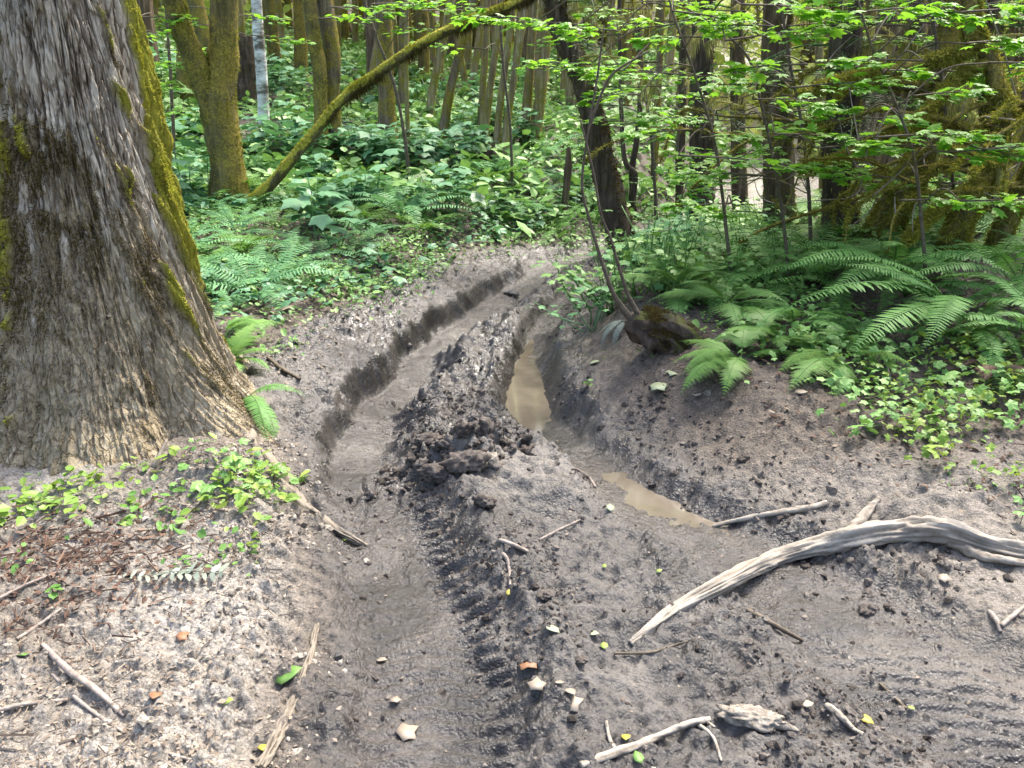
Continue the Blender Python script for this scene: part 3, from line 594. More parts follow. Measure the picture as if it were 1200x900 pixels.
tree("mossy_maple", "mossy trunk at the frame edge with arching, drooping limbs", "tree", (1115, 300), [(1125, 260), (1150, 215), (1185, 165), (1220, 120), (1260, 40)], [30, 27, 25, 24, 22, 20], "bark_olive", None, 8000, "moss", .035,
     limbs=[([(1185, 165), (1172, 120), (1160, 70), (1140, 40), (1136, -20)], [20, 19, 19, 21, 20], [0, 0, .1, .1, .1]),
            ([(1160, 70), (1120, 95), (1085, 130), (1050, 170)], [12, 10, 8, 4], [.1, 0, -.2, -.3]),
            ([(1140, 60), (1090, 72), (1030, 85), (985, 95), (940, 108)], [14, 12, 10, 8, 3], [.1, 0, 0, -.1, -.2]),
            ([(1150, 215), (1115, 232), (1080, 262), (1060, 285)], [11, 9, 8, 4], [0, -.2, -.4, -.5])], hang=.6)
tree("mossy_maple", "bent mossy trunk, farthest one leaning toward the frame edge", "tree", (1165, 295), [(1185, 250), (1210, 200), (1240, 120)], [24, 22, 20, 19], "bark_olive", None, 4000, "moss", .035, hang=.6)
tree("conifer_tree", "grey conifer trunk with hanging moss between the mossy maples", "tree", (1075, 265), [(1072, 180), (1072, 80), (1074, -40)], [28, 26, 25, 24], "bark_red", None, 2500, "moss", .032, hang=1.2)
tree("conifer_tree", "dark conifer trunk beyond the drooping mossy limbs at the edge", "tree", (1170, 270), [(1166, 170), (1160, 60), (1160, -40)], [32, 30, 28, 27], "bark_dark", None, 2500, "moss", .032, hang=1.2)
tree("conifer_tree", "slim conifer trunk just right of the straight dark conifer", "tree", (868, 262), [(866, 180), (864, 80), (866, -40)], [20, 18, 17, 16], "bark_red", None, 3500, "moss", .028, hang=1.2)
# thin mossy limbs crossing in front of the shaded woods
def thin_limbs(key, n):
    root, P, W = TREES[key]; C = smooth_path(P, 80); org = np.array(root.location); lo = int(np.argmax(C[:, 2] > org[2] + .35)); hi = max(lo + 4, int(np.argmax(C[:, 2] > 3.6)))
    for k in range(n):
        p = C[int(rng.integers(lo, hi))]; a = rng.uniform(PI * .30, PI * .95); d = np.array([-math.sin(a), math.cos(a) * .6, rng.uniform(-.1, .55)]); L = rng.uniform(.7, 1.9)
        pts = [p - org]
        for q in (.3, .6, .85, 1.0): pts.append(p - org + d * L * q + np.array([rng.normal(0, .07), rng.normal(0, .07), rng.normal(0, .07) - .45 * L * q * q]))
        g = Geo(); r = rng.uniform(.012, .024); V, N = add_tube(g, pts, [r, r * .8, r * .6, r * .35, r * .15], 40, 7, .2, 3, 9, k); lb = g.build("limb", M["bark_olive"], root)
        g = Geo(); fuzz(g, V[:len(N)], N, int(900 * L), .030, .007, BIAS_UP, .6); g.build("moss", M["moss"], lb)
        for _ in range(2):
            q = pts[int(rng.integers(1, 4))]; e = q + np.array([rng.normal(0, .25), rng.normal(0, .2), rng.normal(0, .2)]); g = Geo(); add_tube(g, [q, (q + e) / 2 + rng.normal(0, .03, 3), e], [.006, .002], 14, 5, .2); g.build("twig", M["wood_grey"], lb)
for key, n in (("thick olive moss trunk leaning up out of the right hand ferns", 8), ("mossy trunk at the frame edge with arching, drooping limbs", 9), ("bent mossy trunk, farthest one leaning toward the frame edge", 9), ("stout dark trunk behind the mossy arching limbs", 5), ("broad reddish conifer trunk hung with moss, right of the pale path", 5)): thin_limbs(key, n)
# mossy stump with thin stems by the bank
def stem_stump():
    b = hit(768, 410); root = empty("vine_maple", b, "dark mossy stump on the bank with thin bare stems curving up over the trail", "tree"); o = b
    g = Geo(); add_tube(g, [b - o + np.array([.18, 0, -.12]), b - o + np.array([.1, 0, .06]), b - o + np.array([-.06, 0, .12]), b - o + np.array([-.16, -.02, .16])], [.13, .13, .10, .05], 30, 20, .35, 5, 8, 4); g.build("stump", M["bark_dark"], root)
    V, N = tube([np.array([.15, 0, .0]), np.array([-.1, 0, .15])], [.14, .10], 20, 20, .2)[0], tube([np.array([.15, 0, .0]), np.array([-.1, 0, .15])], [.14, .10], 20, 20, .2)[3]
    g = Geo(); fuzz(g, V[:len(N)], N, 2500, .03, .006, lambda N, V: np.clip(N[:, 2] + .3, 0, 1), .4); g.build("moss", M["moss_dark"], root)
    for pts, w in (([(748, 385), (722, 350), (708, 315), (690, 255), (682, 215), (690, 150), (700, 90), (708, 30)], [10, 6, 4.5, 3.5, 3, 2.5, 2.5, 2]),
                   ([(757, 385), (738, 350), (726, 315), (716, 280), (704, 250), (695, 200), (680, 140)], [9, 5, 4, 3, 3, 2.5, 2]),
                   ([(690, 150), (704, 112), (720, 85), (760, 60)], [4, 3, 3, 2])):
        L = pix_path(pts, b[1], [-.02 * k for k in range(len(pts))]); g = Geo()
        add_tube(g, [p - o for p in L], [px(q, p) / 2 for q, p in zip(w, L)], 40, 8, .12, 3, 12, 2); g.build("stem", M["wood_dark"], root)
    return b
STUMP = stem_stump()

# ------------------------------------------------------------------ ferns
def rachis(L, e0, e1, n=24, twist=0.0):
    """an arching stalk in the y-z plane: starts at elevation e0, ends at e1"""
    t = np.linspace(0, 1, n); e = e0 + (e1 - e0) * t ** .8; st = L / (n - 1)
    y = np.concatenate([[0], np.cumsum(np.cos(e[:-1]) * st)]); z = np.concatenate([[0], np.cumsum(np.sin(e[:-1]) * st)])
    x = twist * L * t ** 2
    return np.stack([x, y, z], -1)
PIN = np.array([[-.055, .02, 0], [.055, .02, 0], [-.085, .35, .012], [.085, .35, .012], [-.065, .7, 0], [.065, .7, 0], [0, 1, -.04]])
PINQ = np.array([[0, 1, 3, 2], [2, 3, 5, 4]]); PINT = np.array([[4, 5, 6]])
PNL = np.array([[-.20, .05, 0], [.20, .05, 0], [.17, .6, .02], [-.17, .6, .02], [0, 1, 0]])
def frond(kind, L=1.0, e0=1.0, e1=-.4, tw=.05, lod=1):
    g = Geo(); nP = {"sword": 44, "lady": 20}[kind]; nP = nP if lod else int(nP * .62)
    C = rachis(L, e0, e1, 40, tw); T = nrm(np.gradient(C, axis=0))
    side = nrm(np.cross(T, np.array([0, 0, 1.]))) ; up = np.cross(side, T)
    V, Q, TT, N = tube(C[::2], [L * .006, L * .0015], 14 if lod else 8, 4); g.add(V, Q, TT, .25)
    t = np.linspace(.16 if kind == "sword" else .22, .995, nP)
    def IP(A): return np.stack([np.interp(t, np.linspace(0, 1, 40), A[:, k]) for k in range(3)], -1)
    P, tt, s_, u = IP(C), nrm(IP(T)), nrm(IP(side)), nrm(IP(up))
    if kind == "sword": ln = L * .105 * np.clip(np.minimum(.45 + (t - .14) * 3.5, 1.02 - .98 * np.clip((t - .45) / .55, 0, 1) ** 1.5), .1, 1)
    else: ln = L * .27 * np.clip(np.minimum(.55 + (t - .22) * 2.6, 1.03 - 1.0 * np.clip((t - .38) / .62, 0, 1) ** 1.05), .05, 1)
    for sgn in (-1, 1):
        jit = rng.normal(0, .06, (nP, 3)); sweep = .25 if kind == "sword" else .38
        d = nrm(s_ * sgn + tt * sweep - u * (.12 + .1 * rng.random((nP, 1))) + jit)
        Mx = frames(d, u); Mx[:, :, 0] *= np.sign(np.einsum('ij,ij->i', Mx[:, :, 2], u))[:, None]; Mx[:, :, 2] *= np.sign(np.einsum('ij,ij->i', Mx[:, :, 2], u))[:, None]
        l = ln * rng.uniform(.9, 1.08, nP); sh = np.clip(rng.normal(.5, .13, nP) + .15 * (t - .5), 0, 1)
        if kind == "sword": stamp(g, PIN, PINQ, PINT, Mx, P, l, sh)
        else:
            m = 11 if lod else 6; q = np.linspace(.06, .97, m)
            for sg2 in (-1, 1):
                pp = P[:, None] + d[:, None] * (q[None, :, None] * l[:, None, None]) - np.array([0, 0, 1.])[None, None] * (q[None, :, None] ** 2 * l[:, None, None] * .10)
                dd = nrm(Mx[:, None, :, 0] * sg2 + d[:, None] * .45 + np.zeros((nP, m, 3))).reshape(-1, 3)
                nu = np.repeat(u, m, 0); M2 = frames(dd, nu); pl = (l[:, None] * .26 * np.minimum(1.0, 1.12 - q[None] * 1.0)).reshape(-1)
                stamp(g, PNL * np.array([1.15 if lod else 1.9, 1, 1]), np.array([[0, 1, 2, 3]]), np.array([[3, 2, 4]]), M2, pp.reshape(-1, 3), pl, np.repeat(sh, m))
    return g
FROND = {}
def frond_meshes(kind, mat, count, **k):
    out = []
    for i in range(count):
        o = frond(kind, 1.0, rng.uniform(.75, 1.25), rng.uniform(-.85, -.25), rng.normal(0, .08), **k).build("frond", M[mat], link=False); out.append(o)
    return out
FROND["sword"] = frond_meshes("sword", "sword", 7); FROND["lady"] = frond_meshes("lady", "lady", 6); FROND["pale"] = frond_meshes("sword", "sword_pale", 5)
FROND["ladypale"] = frond_meshes("lady", "cover", 4); FROND["dead"] = frond_meshes("lady", "litter_red", 3)
def fern(label, base, fronds, kind="sword", group=None):
    """a crown of separate fronds: (azimuth, length, lean) each"""
    root = empty({"sword": "sword_fern", "pale": "sword_fern", "dead": "dead_fern", "dusty": "dead_fern"}.get(kind, "lady_fern"), base, label, "fern", group)
    for k, (az, L, lean) in enumerate(fronds):
        src = FROND[kind][int(rng.integers(len(FROND[kind])))]; o = src.copy(); o.name = "frond"; col.objects.link(o); o.parent = root
        o.rotation_euler = (lean, rng.normal(0, .12), az); o.scale = (L, L, L)
    return root
def ring(n, L, a0=0, spread=2 * math.pi, lean=.0):
    return [(a0 + spread * (k + .5 + rng.uniform(-.3, .3)) / n - spread / 2, L * rng.uniform(.75, 1.12), lean + rng.normal(0, .16)) for k in range(n)]
# frond azimuth: 0 points away from the camera (+y), pi/2 to the left, pi to the camera, -pi/2 to the right
def fp(u, v, lift=0.0):
    p = hit(u, v); p[2] += lift; return p
fern("large sword fern with long glossy fronds drooping from the right bank over bare dark soil", fp(1115, 372), [(PI * .62, 1.2, .0), (PI * .72, 1.05, -.15), (PI * .85, 1.0, -.2), (PI * .5, .9, .1), (-PI * .6, .8, 0), (PI * .25, .7, .2), (-PI * .1, .7, .2), (-PI * .85, .75, -.1), (PI * .55, .8, .25), (PI * .68, .75, .2), (-PI * .4, .8, .1)])
fern("sword fern with one frond hanging straight down the bank beside reddish needles", fp(1140, 392), [(PI * .93, .62, -.55), (PI * 1.05, .45, -.3), (-PI * .7, .6, 0), (PI * .7, .55, 0), (PI * .4, .5, .1), (-PI * .3, .5, .2)])
fern("pale lady fern arching over the bank above the dark mossy stump", fp(868, 425), [(PI * .62, .42, -.25), (PI * .72, .50, -.35), (PI * .5, .4, -.1), (PI * .85, .42, -.3), (PI * .3, .4, 0), (-PI * .1, .4, .1), (-PI * .5, .36, 0)], "lady")
fern("light green lady fern with a broad frond spread flat above the dark bank soil", fp(985, 425), [(PI * .72, .52, -.45), (PI * .6, .45, -.2), (PI * .9, .4, -.35), (PI * .4, .4, 0), (-PI * .7, .42, -.1), (-PI * .3, .4, 0), (0, .4, 0)], "lady")
fern("sword fern at the frame edge with fronds sweeping over the large fern", fp(1195, 345), ring(9, .95, PI * .7, 4.2))
fern("sword fern arching its long fronds over the middle of the right bank", fp(1060, 350), [(PI * .58, 1.0, .0), (PI * .70, .95, -.1), (PI * .82, .8, -.15), (PI * .45, .9, .1), (-PI * .8, .8, 0), (-PI * .5, .8, .1), (PI * .1, .7, .2), (PI * .95, .75, -.2), (-PI * .2, .7, .15)])
fern("sword fern spilling fronds past the frame edge over pale leafy plants", fp(1210, 400), ring(9, .75, PI * .75, 4.0))
fern("lady fern tucked between the broad frond and the pale fern by the stump", fp(910, 405), ring(8, .45, PI * .8, 5.0), "lady")
fern("deep green sword fern between the mossy leaning trunk and the large fern", fp(1040, 335), ring(10, .85, PI * .8, 5.5))
fern("low sword fern in front of the stout dark trunk", fp(965, 335), ring(9, .75, PI * .8, 5.8))
fern("sword fern with overlapping fronds left of the low fern by the stout trunk", fp(905, 335), ring(9, .75, PI * .8, 5.8))
fern("shaded sword fern just above the pale lady fern", fp(850, 365), ring(8, .6, PI * .8, 5.8), "ladypale")
fern("soft fern beside the thin bare stems on the bank", fp(795, 345), ring(9, .55, PI * .9, 5.8), "ladypale")
fern("soft fern close behind the thin bare stems", fp(770, 310), ring(8, .6, PI * .9, 5.8), "ladypale")
fern("sword fern on the bank top between two soft ferns", fp(930, 385), ring(8, .6, PI * .8, 5.2))
fern("small bright fern at the foot of the slim stalk on the bare bank soil", fp(1010, 400), ring(7, .45, PI * .7, 5))
fern("yellowish lady fern growing close against the large trunk's edge", fp(268, 432), ring(8, .40, PI * 1.25, 4.5), "lady")
fern("yellowish lady fern just above the one against the trunk", fp(262, 398), ring(8, .42, PI * 1.25, 4.5), "lady")
fern("sword fern whose dark fronds hang from the trunk's edge to the bare bank", fp(290, 470), [(-PI * .83, .52, -.4), (-PI * .75, .45, -.3), (-PI * .92, .42, -.4), (-PI * .5, .35, -.1), (PI * .9, .3, -.2)])
fern("pale fern with an arched bleached frond behind the trunk's edge", fp(252, 352), ring(8, .6, -PI * .7, 5), "pale")

def fern_mesh(kind, mat, n, L, lod=0):
    g = Geo()
    for az, l, lean in ring(n, L):
        f = frond(kind, l, rng.uniform(.7, 1.25), rng.uniform(-.8, -.1), rng.normal(0, .08), lod)
        ca, sa = math.cos(az), math.sin(az); RM = np.array([[ca, -sa, 0], [sa, ca, 0], [0, 0, 1]])
        V = np.concatenate(f.V) @ RM.T
        off = g.n; g.V.append(V); g.A.append(np.clip(np.concatenate(f.A) + rng.normal(0, .12), 0, 1))
        g.Q += [q + off for q in f.Q]; g.T += [q + off for q in f.T]; g.n += len(V)
    return g.build("sword_fern" if kind == "sword" else "lady_fern", M[mat], link=False)
PROTO = {"pale": [fern_mesh("sword", "sword_pale", 11, .8) for _ in range(4)], "sword": [fern_mesh("sword", "sword", 11, .85) for _ in range(4)], "lady": [fern_mesh("lady", "lady", 9, .65) for _ in range(4)]}
USED = []
def clear(x, y, r):
    if any((x - a) ** 2 + (y - b) ** 2 < (r * .5 + c * .5) ** 2 for a, b, c in USED): return False
    USED.append((x, y, r)); return True
LEFT_X = lambda y: float(np.interp(y, YG, LEFT[0])); RIGHT_X = lambda y: float(np.interp(y, YG, RIGHT[0]))
TREE_USED = []
def clear_tree(x, y, r):
    if any((x - a) ** 2 + (y - b) ** 2 < r * r for a, b in TREE_USED): return False
    TREE_USED.append((x, y)); return True
def scatter(count, box, kinds, label, group, cat, ok, size=(.75, 1.2), gap=.42, protos=PROTO, lift=0.0):
    n = 0
    for _ in range(count * 40):
        x = rng.uniform(box[0], box[1]); y = rng.uniform(box[2] ** .8, box[3] ** .8) ** 1.25
        if abs(x) > y * .70 + .5 or not ok(x, y) or (x - TRUNK[0]) ** 2 + (y - TRUNK[1]) ** 2 < .8: continue
        if not (clear_tree if cat == 'tree' else clear)(x, y, gap): continue
        kind = kinds[int(rng.integers(len(kinds)))]; src = protos[kind][int(rng.integers(len(protos[kind])))]
        o = src.copy(); col.objects.link(o); s = rng.uniform(*size); o.scale = (s, s, s * rng.uniform(.85, 1.1))
        o.location = (x, y, LZ(x, y) - .02 + lift); o.rotation_euler = (rng.normal(0, .08), rng.normal(0, .08), rng.uniform(0, 6.28)); tag(o, label, cat, group)
        n += 1
        if n >= count: break
    return n
scatter(100, (-7, 1.2, 5.2, 10.5), ["pale", "pale", "sword", "lady"], "cool green sword fern crowded with others between the large trunk and the leaning log", "ferns on the lower slope", "fern", lambda x, y: x < LEFT_X(y) - 1.0 - .6 * float(vn(y * .8, 3, 5)) and (x < -1.3 or y > 6.4), (.6, 1.15), .38)
scatter(150, (-13, 3.0, 9, 21), ["pale", "sword", "sword", "lady"], "green fern crowded among the slim trunks of the upper slope", "ferns on the upper slope", "fern", lambda x, y: x < LEFT_X(y) - .55, (.8, 1.25), .6)
scatter(80, (1.0, 7.5, 4.9, 11), ["sword", "sword", "lady"], "shaded fern crowded below the mossy limbs of the flat ground", "ferns under the mossy limbs", "fern", lambda x, y: x > RIGHT_X(y) + .9 + max(0, 8 - y) * .10, (.6, 1.0), .38)

# ------------------------------------------------------------------ broad leaved plants
def maple_leaf(lobes=5, depth=.45):
    a = []; n = lobes * 2 + 1
    pts = [[0, 0, 0]]
    angs = np.linspace(-2.35, 2.35, lobes * 2 - 1)
    for k, q in enumerate(angs):
        r = (1.0 - .16 * abs(q)) if k % 2 == 0 else depth + .1 * (1 - abs(q) / 2.4)
        pts.append([math.sin(q) * r * .62, math.cos(q) * r * .62 + .25, .05 * (k % 2) - .06 * r])
    pts[0] = [0, .2, .03]; pts.append([0, 0, 0]); m = len(pts)
    T = [[0, k + 1, k] for k in range(1, m - 1)] + [[0, 1, m - 1]]
    return np.array(pts, float), np.array(T)
OVAL = np.array([[0, 0, 0], [-.30, .28, .04], [0, .3, -.01], [.30, .28, .04], [-.26, .65, .03], [0, .65, -.02], [.26, .65, .03], [0, 1, -.06]])
OVALQ = np.array([[1, 2, 5, 4], [2, 3, 6, 5]]); OVALT = np.array([[0, 2, 1], [0, 3, 2], [4, 5, 7], [5, 6, 7]])
ML, MLT = maple_leaf(5, .50); VL, VLT = maple_leaf(7, .50)
def flat_frames(n, tilt=.3, az=None):
    az = rng.uniform(0, 2 * np.pi, n) if az is None else az
    d = np.stack([np.cos(az), np.sin(az), rng.normal(-.12, tilt, n)], -1); up = np.stack([rng.normal(0, tilt, n), rng.normal(0, tilt, n), np.ones(n)], -1)
    Mx = frames(d, up); return Mx
def broad_plant(n, h, ls, mat, nm="thimbleberry"):
    """upright stems, each carrying a tier of large lobed leaves held level"""
    g = Geo()
    for k in range(n):
        a = rng.uniform(0, 6.28); r0 = rng.uniform(0, .25); hh = h * rng.uniform(.5, 1.1); b = np.array([math.cos(a) * r0, math.sin(a) * r0, 0]); tp = b + np.array([rng.normal(0, .12), rng.normal(0, .12), hh])
        V, Q, T, N = tube([b, (b + tp) / 2 + rng.normal(0, .02, 3), tp], [.006, .003], 6, 4); g.add(V, Q, T, .2)
        m = int(rng.integers(4, 8)); az = a + np.arange(m) * 2.4 + rng.normal(0, .3, m); q = np.linspace(.55, 1.0, m)
        Mx = flat_frames(m, .22, az); P = b + (tp - b) * q[:, None] + Mx[:, :, 1] * .07
        stamp(g, ML, None, MLT, Mx, P, ls * rng.uniform(.6, 1.15, m), np.clip(rng.normal(.5, .22, m), 0, 1))
    return g.build(nm, M[mat], link=False)
BP = {"berry": [broad_plant(6, .50, .20, "berry") for _ in range(4)]}
scatter(46, (-6, -.2, 7.2, 11.5), ["berry"], "broad leaved plant with level mint green leaves growing around the foot of the leaning log", "broad leaved plants on the slope", "plant", lambda x, y: x < LEFT_X(y) - 1.5, (.7, 1.2), .3, BP)
scatter(40, (-9, .8, 11, 17), ["berry"], "broad leaved plant high on the slope among slim trunks", "broad leaved plants higher up", "plant", lambda x, y: x < LEFT_X(y) - 1.2, (.8, 1.4), .45, BP)

SH = {"shrub": [broad_plant(11, .42, .075, "cover", "leafy_shrub") for _ in range(3)] + [broad_plant(9, .36, .085, "sword_pale", "leafy_shrub") for _ in range(2)]}
scatter(30, (.5, 2.3, 5.2, 8.6), ["shrub"], "small leafy shrub on the bank top around the thin bare stems", "leafy shrubs on the bank top", "shrub", lambda x, y: x > RIGHT_X(y) + .42, (.7, 1.3), .22, SH)
scatter(20, (.9, 3.4, 7.4, 10.5), ["sword", "lady"], "fern beside the far bend of the trail behind the dark leaning tree", "ferns beside the far bend", "fern", lambda x, y: RIGHT_X(y) + .35 < x < RIGHT_X(y) + 1.6, (.6, .95), .3)

# ------------------------------------------------------------------ ground cover, litter, crumbs
def leaves_on(name, n, box, dens, sz, mat, tmpl, tilt=.35, lift=(.01, .06), seed=0, extra=None):
    x = rng.uniform(box[0], box[1], n * 3); y = rng.uniform(box[2], box[3], n * 3)
    k = (rng.random(n * 3) < dens(x, y)) & ((x - TRUNK[0]) ** 2 + (y - TRUNK[1]) ** 2 > .55); x = x[k][:n]; y = y[k][:n]; n = len(x); z = land(x, y)
    P = np.stack([x, y, z + rng.uniform(*lift, n)], -1); g = Geo()
    tv, tq, tt = tmpl; stamp(g, tv, tq, tt, flat_frames(n, tilt), P, sz * np.exp(rng.normal(0, .3, n)), np.clip(rng.normal(.5, .25, n), 0, 1))
    return tag(g.build(name, M[mat], smooth=False), kind="stuff")
T_OV = (OVAL, OVALQ, OVALT); T_ML = (ML, None, MLT)
D1 = lambda x, y: along(LEFT, x, y)[0]; D2 = lambda x, y: along(RIGHT, x, y)[0]
def patch(x, y, s, sd, lo=-.05, hi=.2): return ss(lo, hi, fbm(x * s, y * s, sd, 3))
leaves_on("ground_cover", 30000, (-5, 3.0, 4.2, 12), lambda x, y: ss(.32, .85, -D1(x, y) - .1 * ss(6, 4.4, y) + .45 * ss(7.5, 9, y)) * (.3 + .7 * patch(x, y, 1.3, 401)) * ss(4.3, 5.6, y), .040, "cover", T_OV, .35, (.01, .10))
leaves_on("ground_cover", 7000, (-5, 1.8, 4.4, 11), lambda x, y: ss(.5, 1.1, -D1(x, y)) * patch(x, y, 1.1, 402, .0, .25) * ss(4.6, 5.6, y), .075, "berry", T_ML, .3, (.03, .16))
leaves_on("ground_cover", 32000, (-16, 7, 8.5, 26), lambda x, y: ss(.15, .6, -D1(x, y)) * (.35 + .65 * patch(x, y, .7, 403, -.2, .1)), .13, "cover", T_OV, .5, (.02, .3))
leaves_on("ground_cover", 2300, (1.2, 3.8, 2.45, 4.3), lambda x, y: np.clip(ss(.75, 1.25, D2(x, y)) * patch(x, y, 2.2, 404, -.10, .15) * (1 - ss(3.6, 4.2, y - .25 * (x - 1.5))), 0, 1), .034, "cover_yel", T_ML, .5, (.01, .12))
leaves_on("ground_cover", 900, (1.0, 3.8, 2.45, 4.6), lambda x, y: np.clip(ss(.7, 1.2, D2(x, y)) * patch(x, y, 1.9, 4041, -.05, .2), 0, 1), .040, "cover", T_ML, .5, (.01, .13))
leaves_on("ground_cover", 700, (.6, 3.8, 2.8, 4.8), lambda x, y: ss(.55, 1.0, D2(x, y)) * patch(x, y, 2.4, 4042, 0, .2), .022, "lady", T_OV, .5, (.005, .05))
leaves_on("ground_cover", 3000, (.7, 5, 3.2, 6), lambda x, y: ss(.65, 1.2, D2(x, y)) * patch(x, y, 1.8, 405, -.06, .2), .042, "cover", T_ML, .45, (.02, .12))
leaves_on("ground_cover", 2600, (3.7, 7.0, 2.3, 5.4), lambda x, y: .25 + .75 * patch(x, y, 1.6, 4043, -.1, .15), .04, "cover", T_ML, .5, (.01, .14))
leaves_on("ground_cover", 900, (.3, 2.5, 4.2, 7.5), lambda x, y: ss(.35, .7, D2(x, y)) * patch(x, y, 2.0, 4051, -.05, .2), .030, "lady", T_OV, .45, (.01, .06))
leaves_on("ground_cover", 520, (-2.3, -.85, 2.38, 3.1), lambda x, y: (.15 + .85 * patch(x, y, 3.0, 406, -.02, .15)) * ss(2.38, 2.6, y + .12 * (x + 1.2)), .036, "cover_yel", T_OV, .4, (.01, .06))
leaves_on("ground_cover", 150, (-2.3, -.85, 2.3, 3.1), lambda x, y: patch(x, y, 3.0, 409, -.02, .15), .030, "lady", T_OV, .4, (.01, .05))
leaves_on("ground_cover", 60, (-1.35, -.9, 2.75, 3.05), lambda x, y: .9 + 0 * x, .042, "cover", T_ML, .35, (.02, .09))
leaves_on("ground_cover", 2600, (-2.2, 1.2, 4.4, 9.5), lambda x, y: np.exp(-((D1(x, y) + .62) / .22) ** 2) * patch(x, y, 2.2, 4061, -.05, .2), .026, "cover", T_OV, .5, (.005, .04))
leaves_on("ground_cover", 5000, (1.0, 9, 5.2, 12), lambda x, y: ss(.5, 1.1, D2(x, y)) * patch(x, y, 1.0, 407, -.1, .2), .07, "cover", T_OV, .45, (.02, .18))
leaves_on("ground_cover", 22000, (2, 22, 9, 30), lambda x, y: ss(.4, 1.2, D2(x, y)) * patch(x, y, .5, 408, -.4, .0), .16, "far_leaf", T_OV, .5, (.02, .3))
CHIP = np.array([[-.25, 0, 0], [.30, .25, .06], [.12, 1.1, .16], [-.30, .6, -.02]]); T_CH = (CHIP, np.array([[0, 1, 2, 3]]), None)
TWIG = np.array([[-.5, 0, 0], [.5, 0, 0], [.4, 12, .9], [-.4, 12, .9], [0, 0, .9], [0, 12, 1.6]]); T_TW = (TWIG, np.array([[0, 4, 5, 3], [4, 1, 2, 5]]), None)
leaves_on("leaf_litter", 11000, (-2.8, -.4, 1.3, 3.4), lambda x, y: ss(.28, .5, -D1(x, y)) * (.12 + .88 * patch(x, y, 1.8, 411, -.15, .2)), .0115, "litter", T_CH, .35, (0, .008))
leaves_on("leaf_litter", 5000, (-2.8, -.4, 1.3, 3.4), lambda x, y: ss(.3, .6, -D1(x, y)) * (.1 + .9 * patch(x, y, 1.6, 412, -.05, .2)), .0024, "litter", T_TW, .2, (0, .008))
leaves_on("leaf_litter", 5000, (-3, 1, 3.3, 8), lambda x, y: ss(.25, .5, -D1(x, y)) * .8, .022, "litter", T_CH, .35, (0, .01))
leaves_on("leaf_litter", 7000, (.6, 5, 2.6, 6.5), lambda x, y: ss(.55, 1.0, D2(x, y)) * .8, .020, "litter_red", T_CH, .4, (0, .012))
leaves_on("leaf_litter", 1500, (.6, 5, 2.6, 6.5), lambda x, y: ss(.4, .9, D2(x, y)) * .7, .022, "litter", T_CH, .4, (0, .012))
leaves_on("leaf_litter", 2600, (.6, 5, 2.6, 6.5), lambda x, y: ss(.55, 1.0, D2(x, y)) * .8, .0035, "litter_red", T_TW, .25, (0, .015))
leaves_on("leaf_litter", 800, (-2.3, -1.0, 1.9, 2.75), lambda x, y: gauss(x, y, -1.6, 2.35, .45, .28) * 1.2, .020, "litter_red", T_CH, .5, (0, .018))
leaves_on("leaf_litter", 700, (-2.3, -1.0, 1.9, 2.75), lambda x, y: gauss(x, y, -1.6, 2.35, .5, .3) * 1.2, .004, "litter_red", T_TW, .3, (0, .02))
leaves_on("leaf_litter", 500, (-.8, 2.2, 1.4, 4.5), lambda x, y: .5 + 0 * x, .010, "litter", T_CH, .3, (0, .004))
def lump(seed=0, sub=2, k=1.0):
    import bmesh
    bm = bmesh.new(); bmesh.ops.create_icosphere(bm, subdivisions=sub, radius=1.0); V = np.array([v.co[:] for v in bm.verts]); T = np.array([[v.index for v in f.verts] for f in bm.faces]); bm.free()
    r = 1 + k * .95 * fbm(V[:, 0] * 1.4 + V[:, 2] * 1.1 + seed * 3, V[:, 1] * 1.5 - V[:, 2] * .9, 500 + seed, 3) + k * .75 * fbm(V[:, 0] * 4 - V[:, 2] * 3 + seed, V[:, 1] * 4 + V[:, 2] * 2, 540 + seed, 2)
    return V * r[:, None] * np.array([1, .85, .65]), T
def crumbs(name, n, box, dens, sz, mat):
    g = Geo()
    for q in range(4):
        V, T = lump(q, 3 if sz > .012 else 1); m = n // 4
        x = rng.uniform(box[0], box[1], m * 4); y = rng.uniform(box[2], box[3], m * 4); k = rng.random(m * 4) < dens(x, y); x = x[k][:m]; y = y[k][:m]; m = len(x)
        s = sz * np.exp(np.clip(rng.normal(-.15, .6, m), -1.4, 1.0)); z = land(x, y) - s * .12
        stamp(g, V, None, T, flat_frames(m, .8), np.stack([x, y, z], -1), s, rng.random(m))
    return tag(g.build(name, M[mat], smooth=sz > .012), kind="stuff")
heapd = lambda x, y: gauss(x, y, -.30, 3.35, .34, .2, .5) + .7 * gauss(x, y, -.10, 3.52, .22, .15, .2)
TR = lambda x, y: ss(-.25, .0, D1(x, y)) * (1 - ss(.1, .4, D2(x, y)))
INR = lambda x, y: np.maximum(np.exp(-(D1(x, y) / .17) ** 4), np.exp(-(D2(x, y) / .2) ** 4))
crumbs("mud_crumbs", 9000, (-1.0, 2.4, 1.35, 4.6), lambda x, y: TR(x, y) * (1 - .93 * INR(x, y)) * (.05 + .95 * patch(x, y, 2.4, 421, -.05, .25)), .0065, "clod")
crumbs("mud_crumbs", 2200, (-1.0, 1.5, 4.2, 8), lambda x, y: TR(x, y) * (1 - .85 * INR(x, y)) * (.1 + .9 * patch(x, y, 2, 422, -.05, .25)), .0085, "clod")
crumbs("mud_crumbs", 520, (-.8, .3, 2.9, 3.9), lambda x, y: np.clip(heapd(x, y), 0, 1) ** 1.5, .0155, "clod")
crumbs("dry_crumbs", 2600, (-1.6, -.2, 1.35, 3.4), lambda x, y: np.exp(-((D1(x, y) + .50) / .22) ** 2) * patch(x, y, 3, 423, -.1, .25), .0072, "clod_pale")
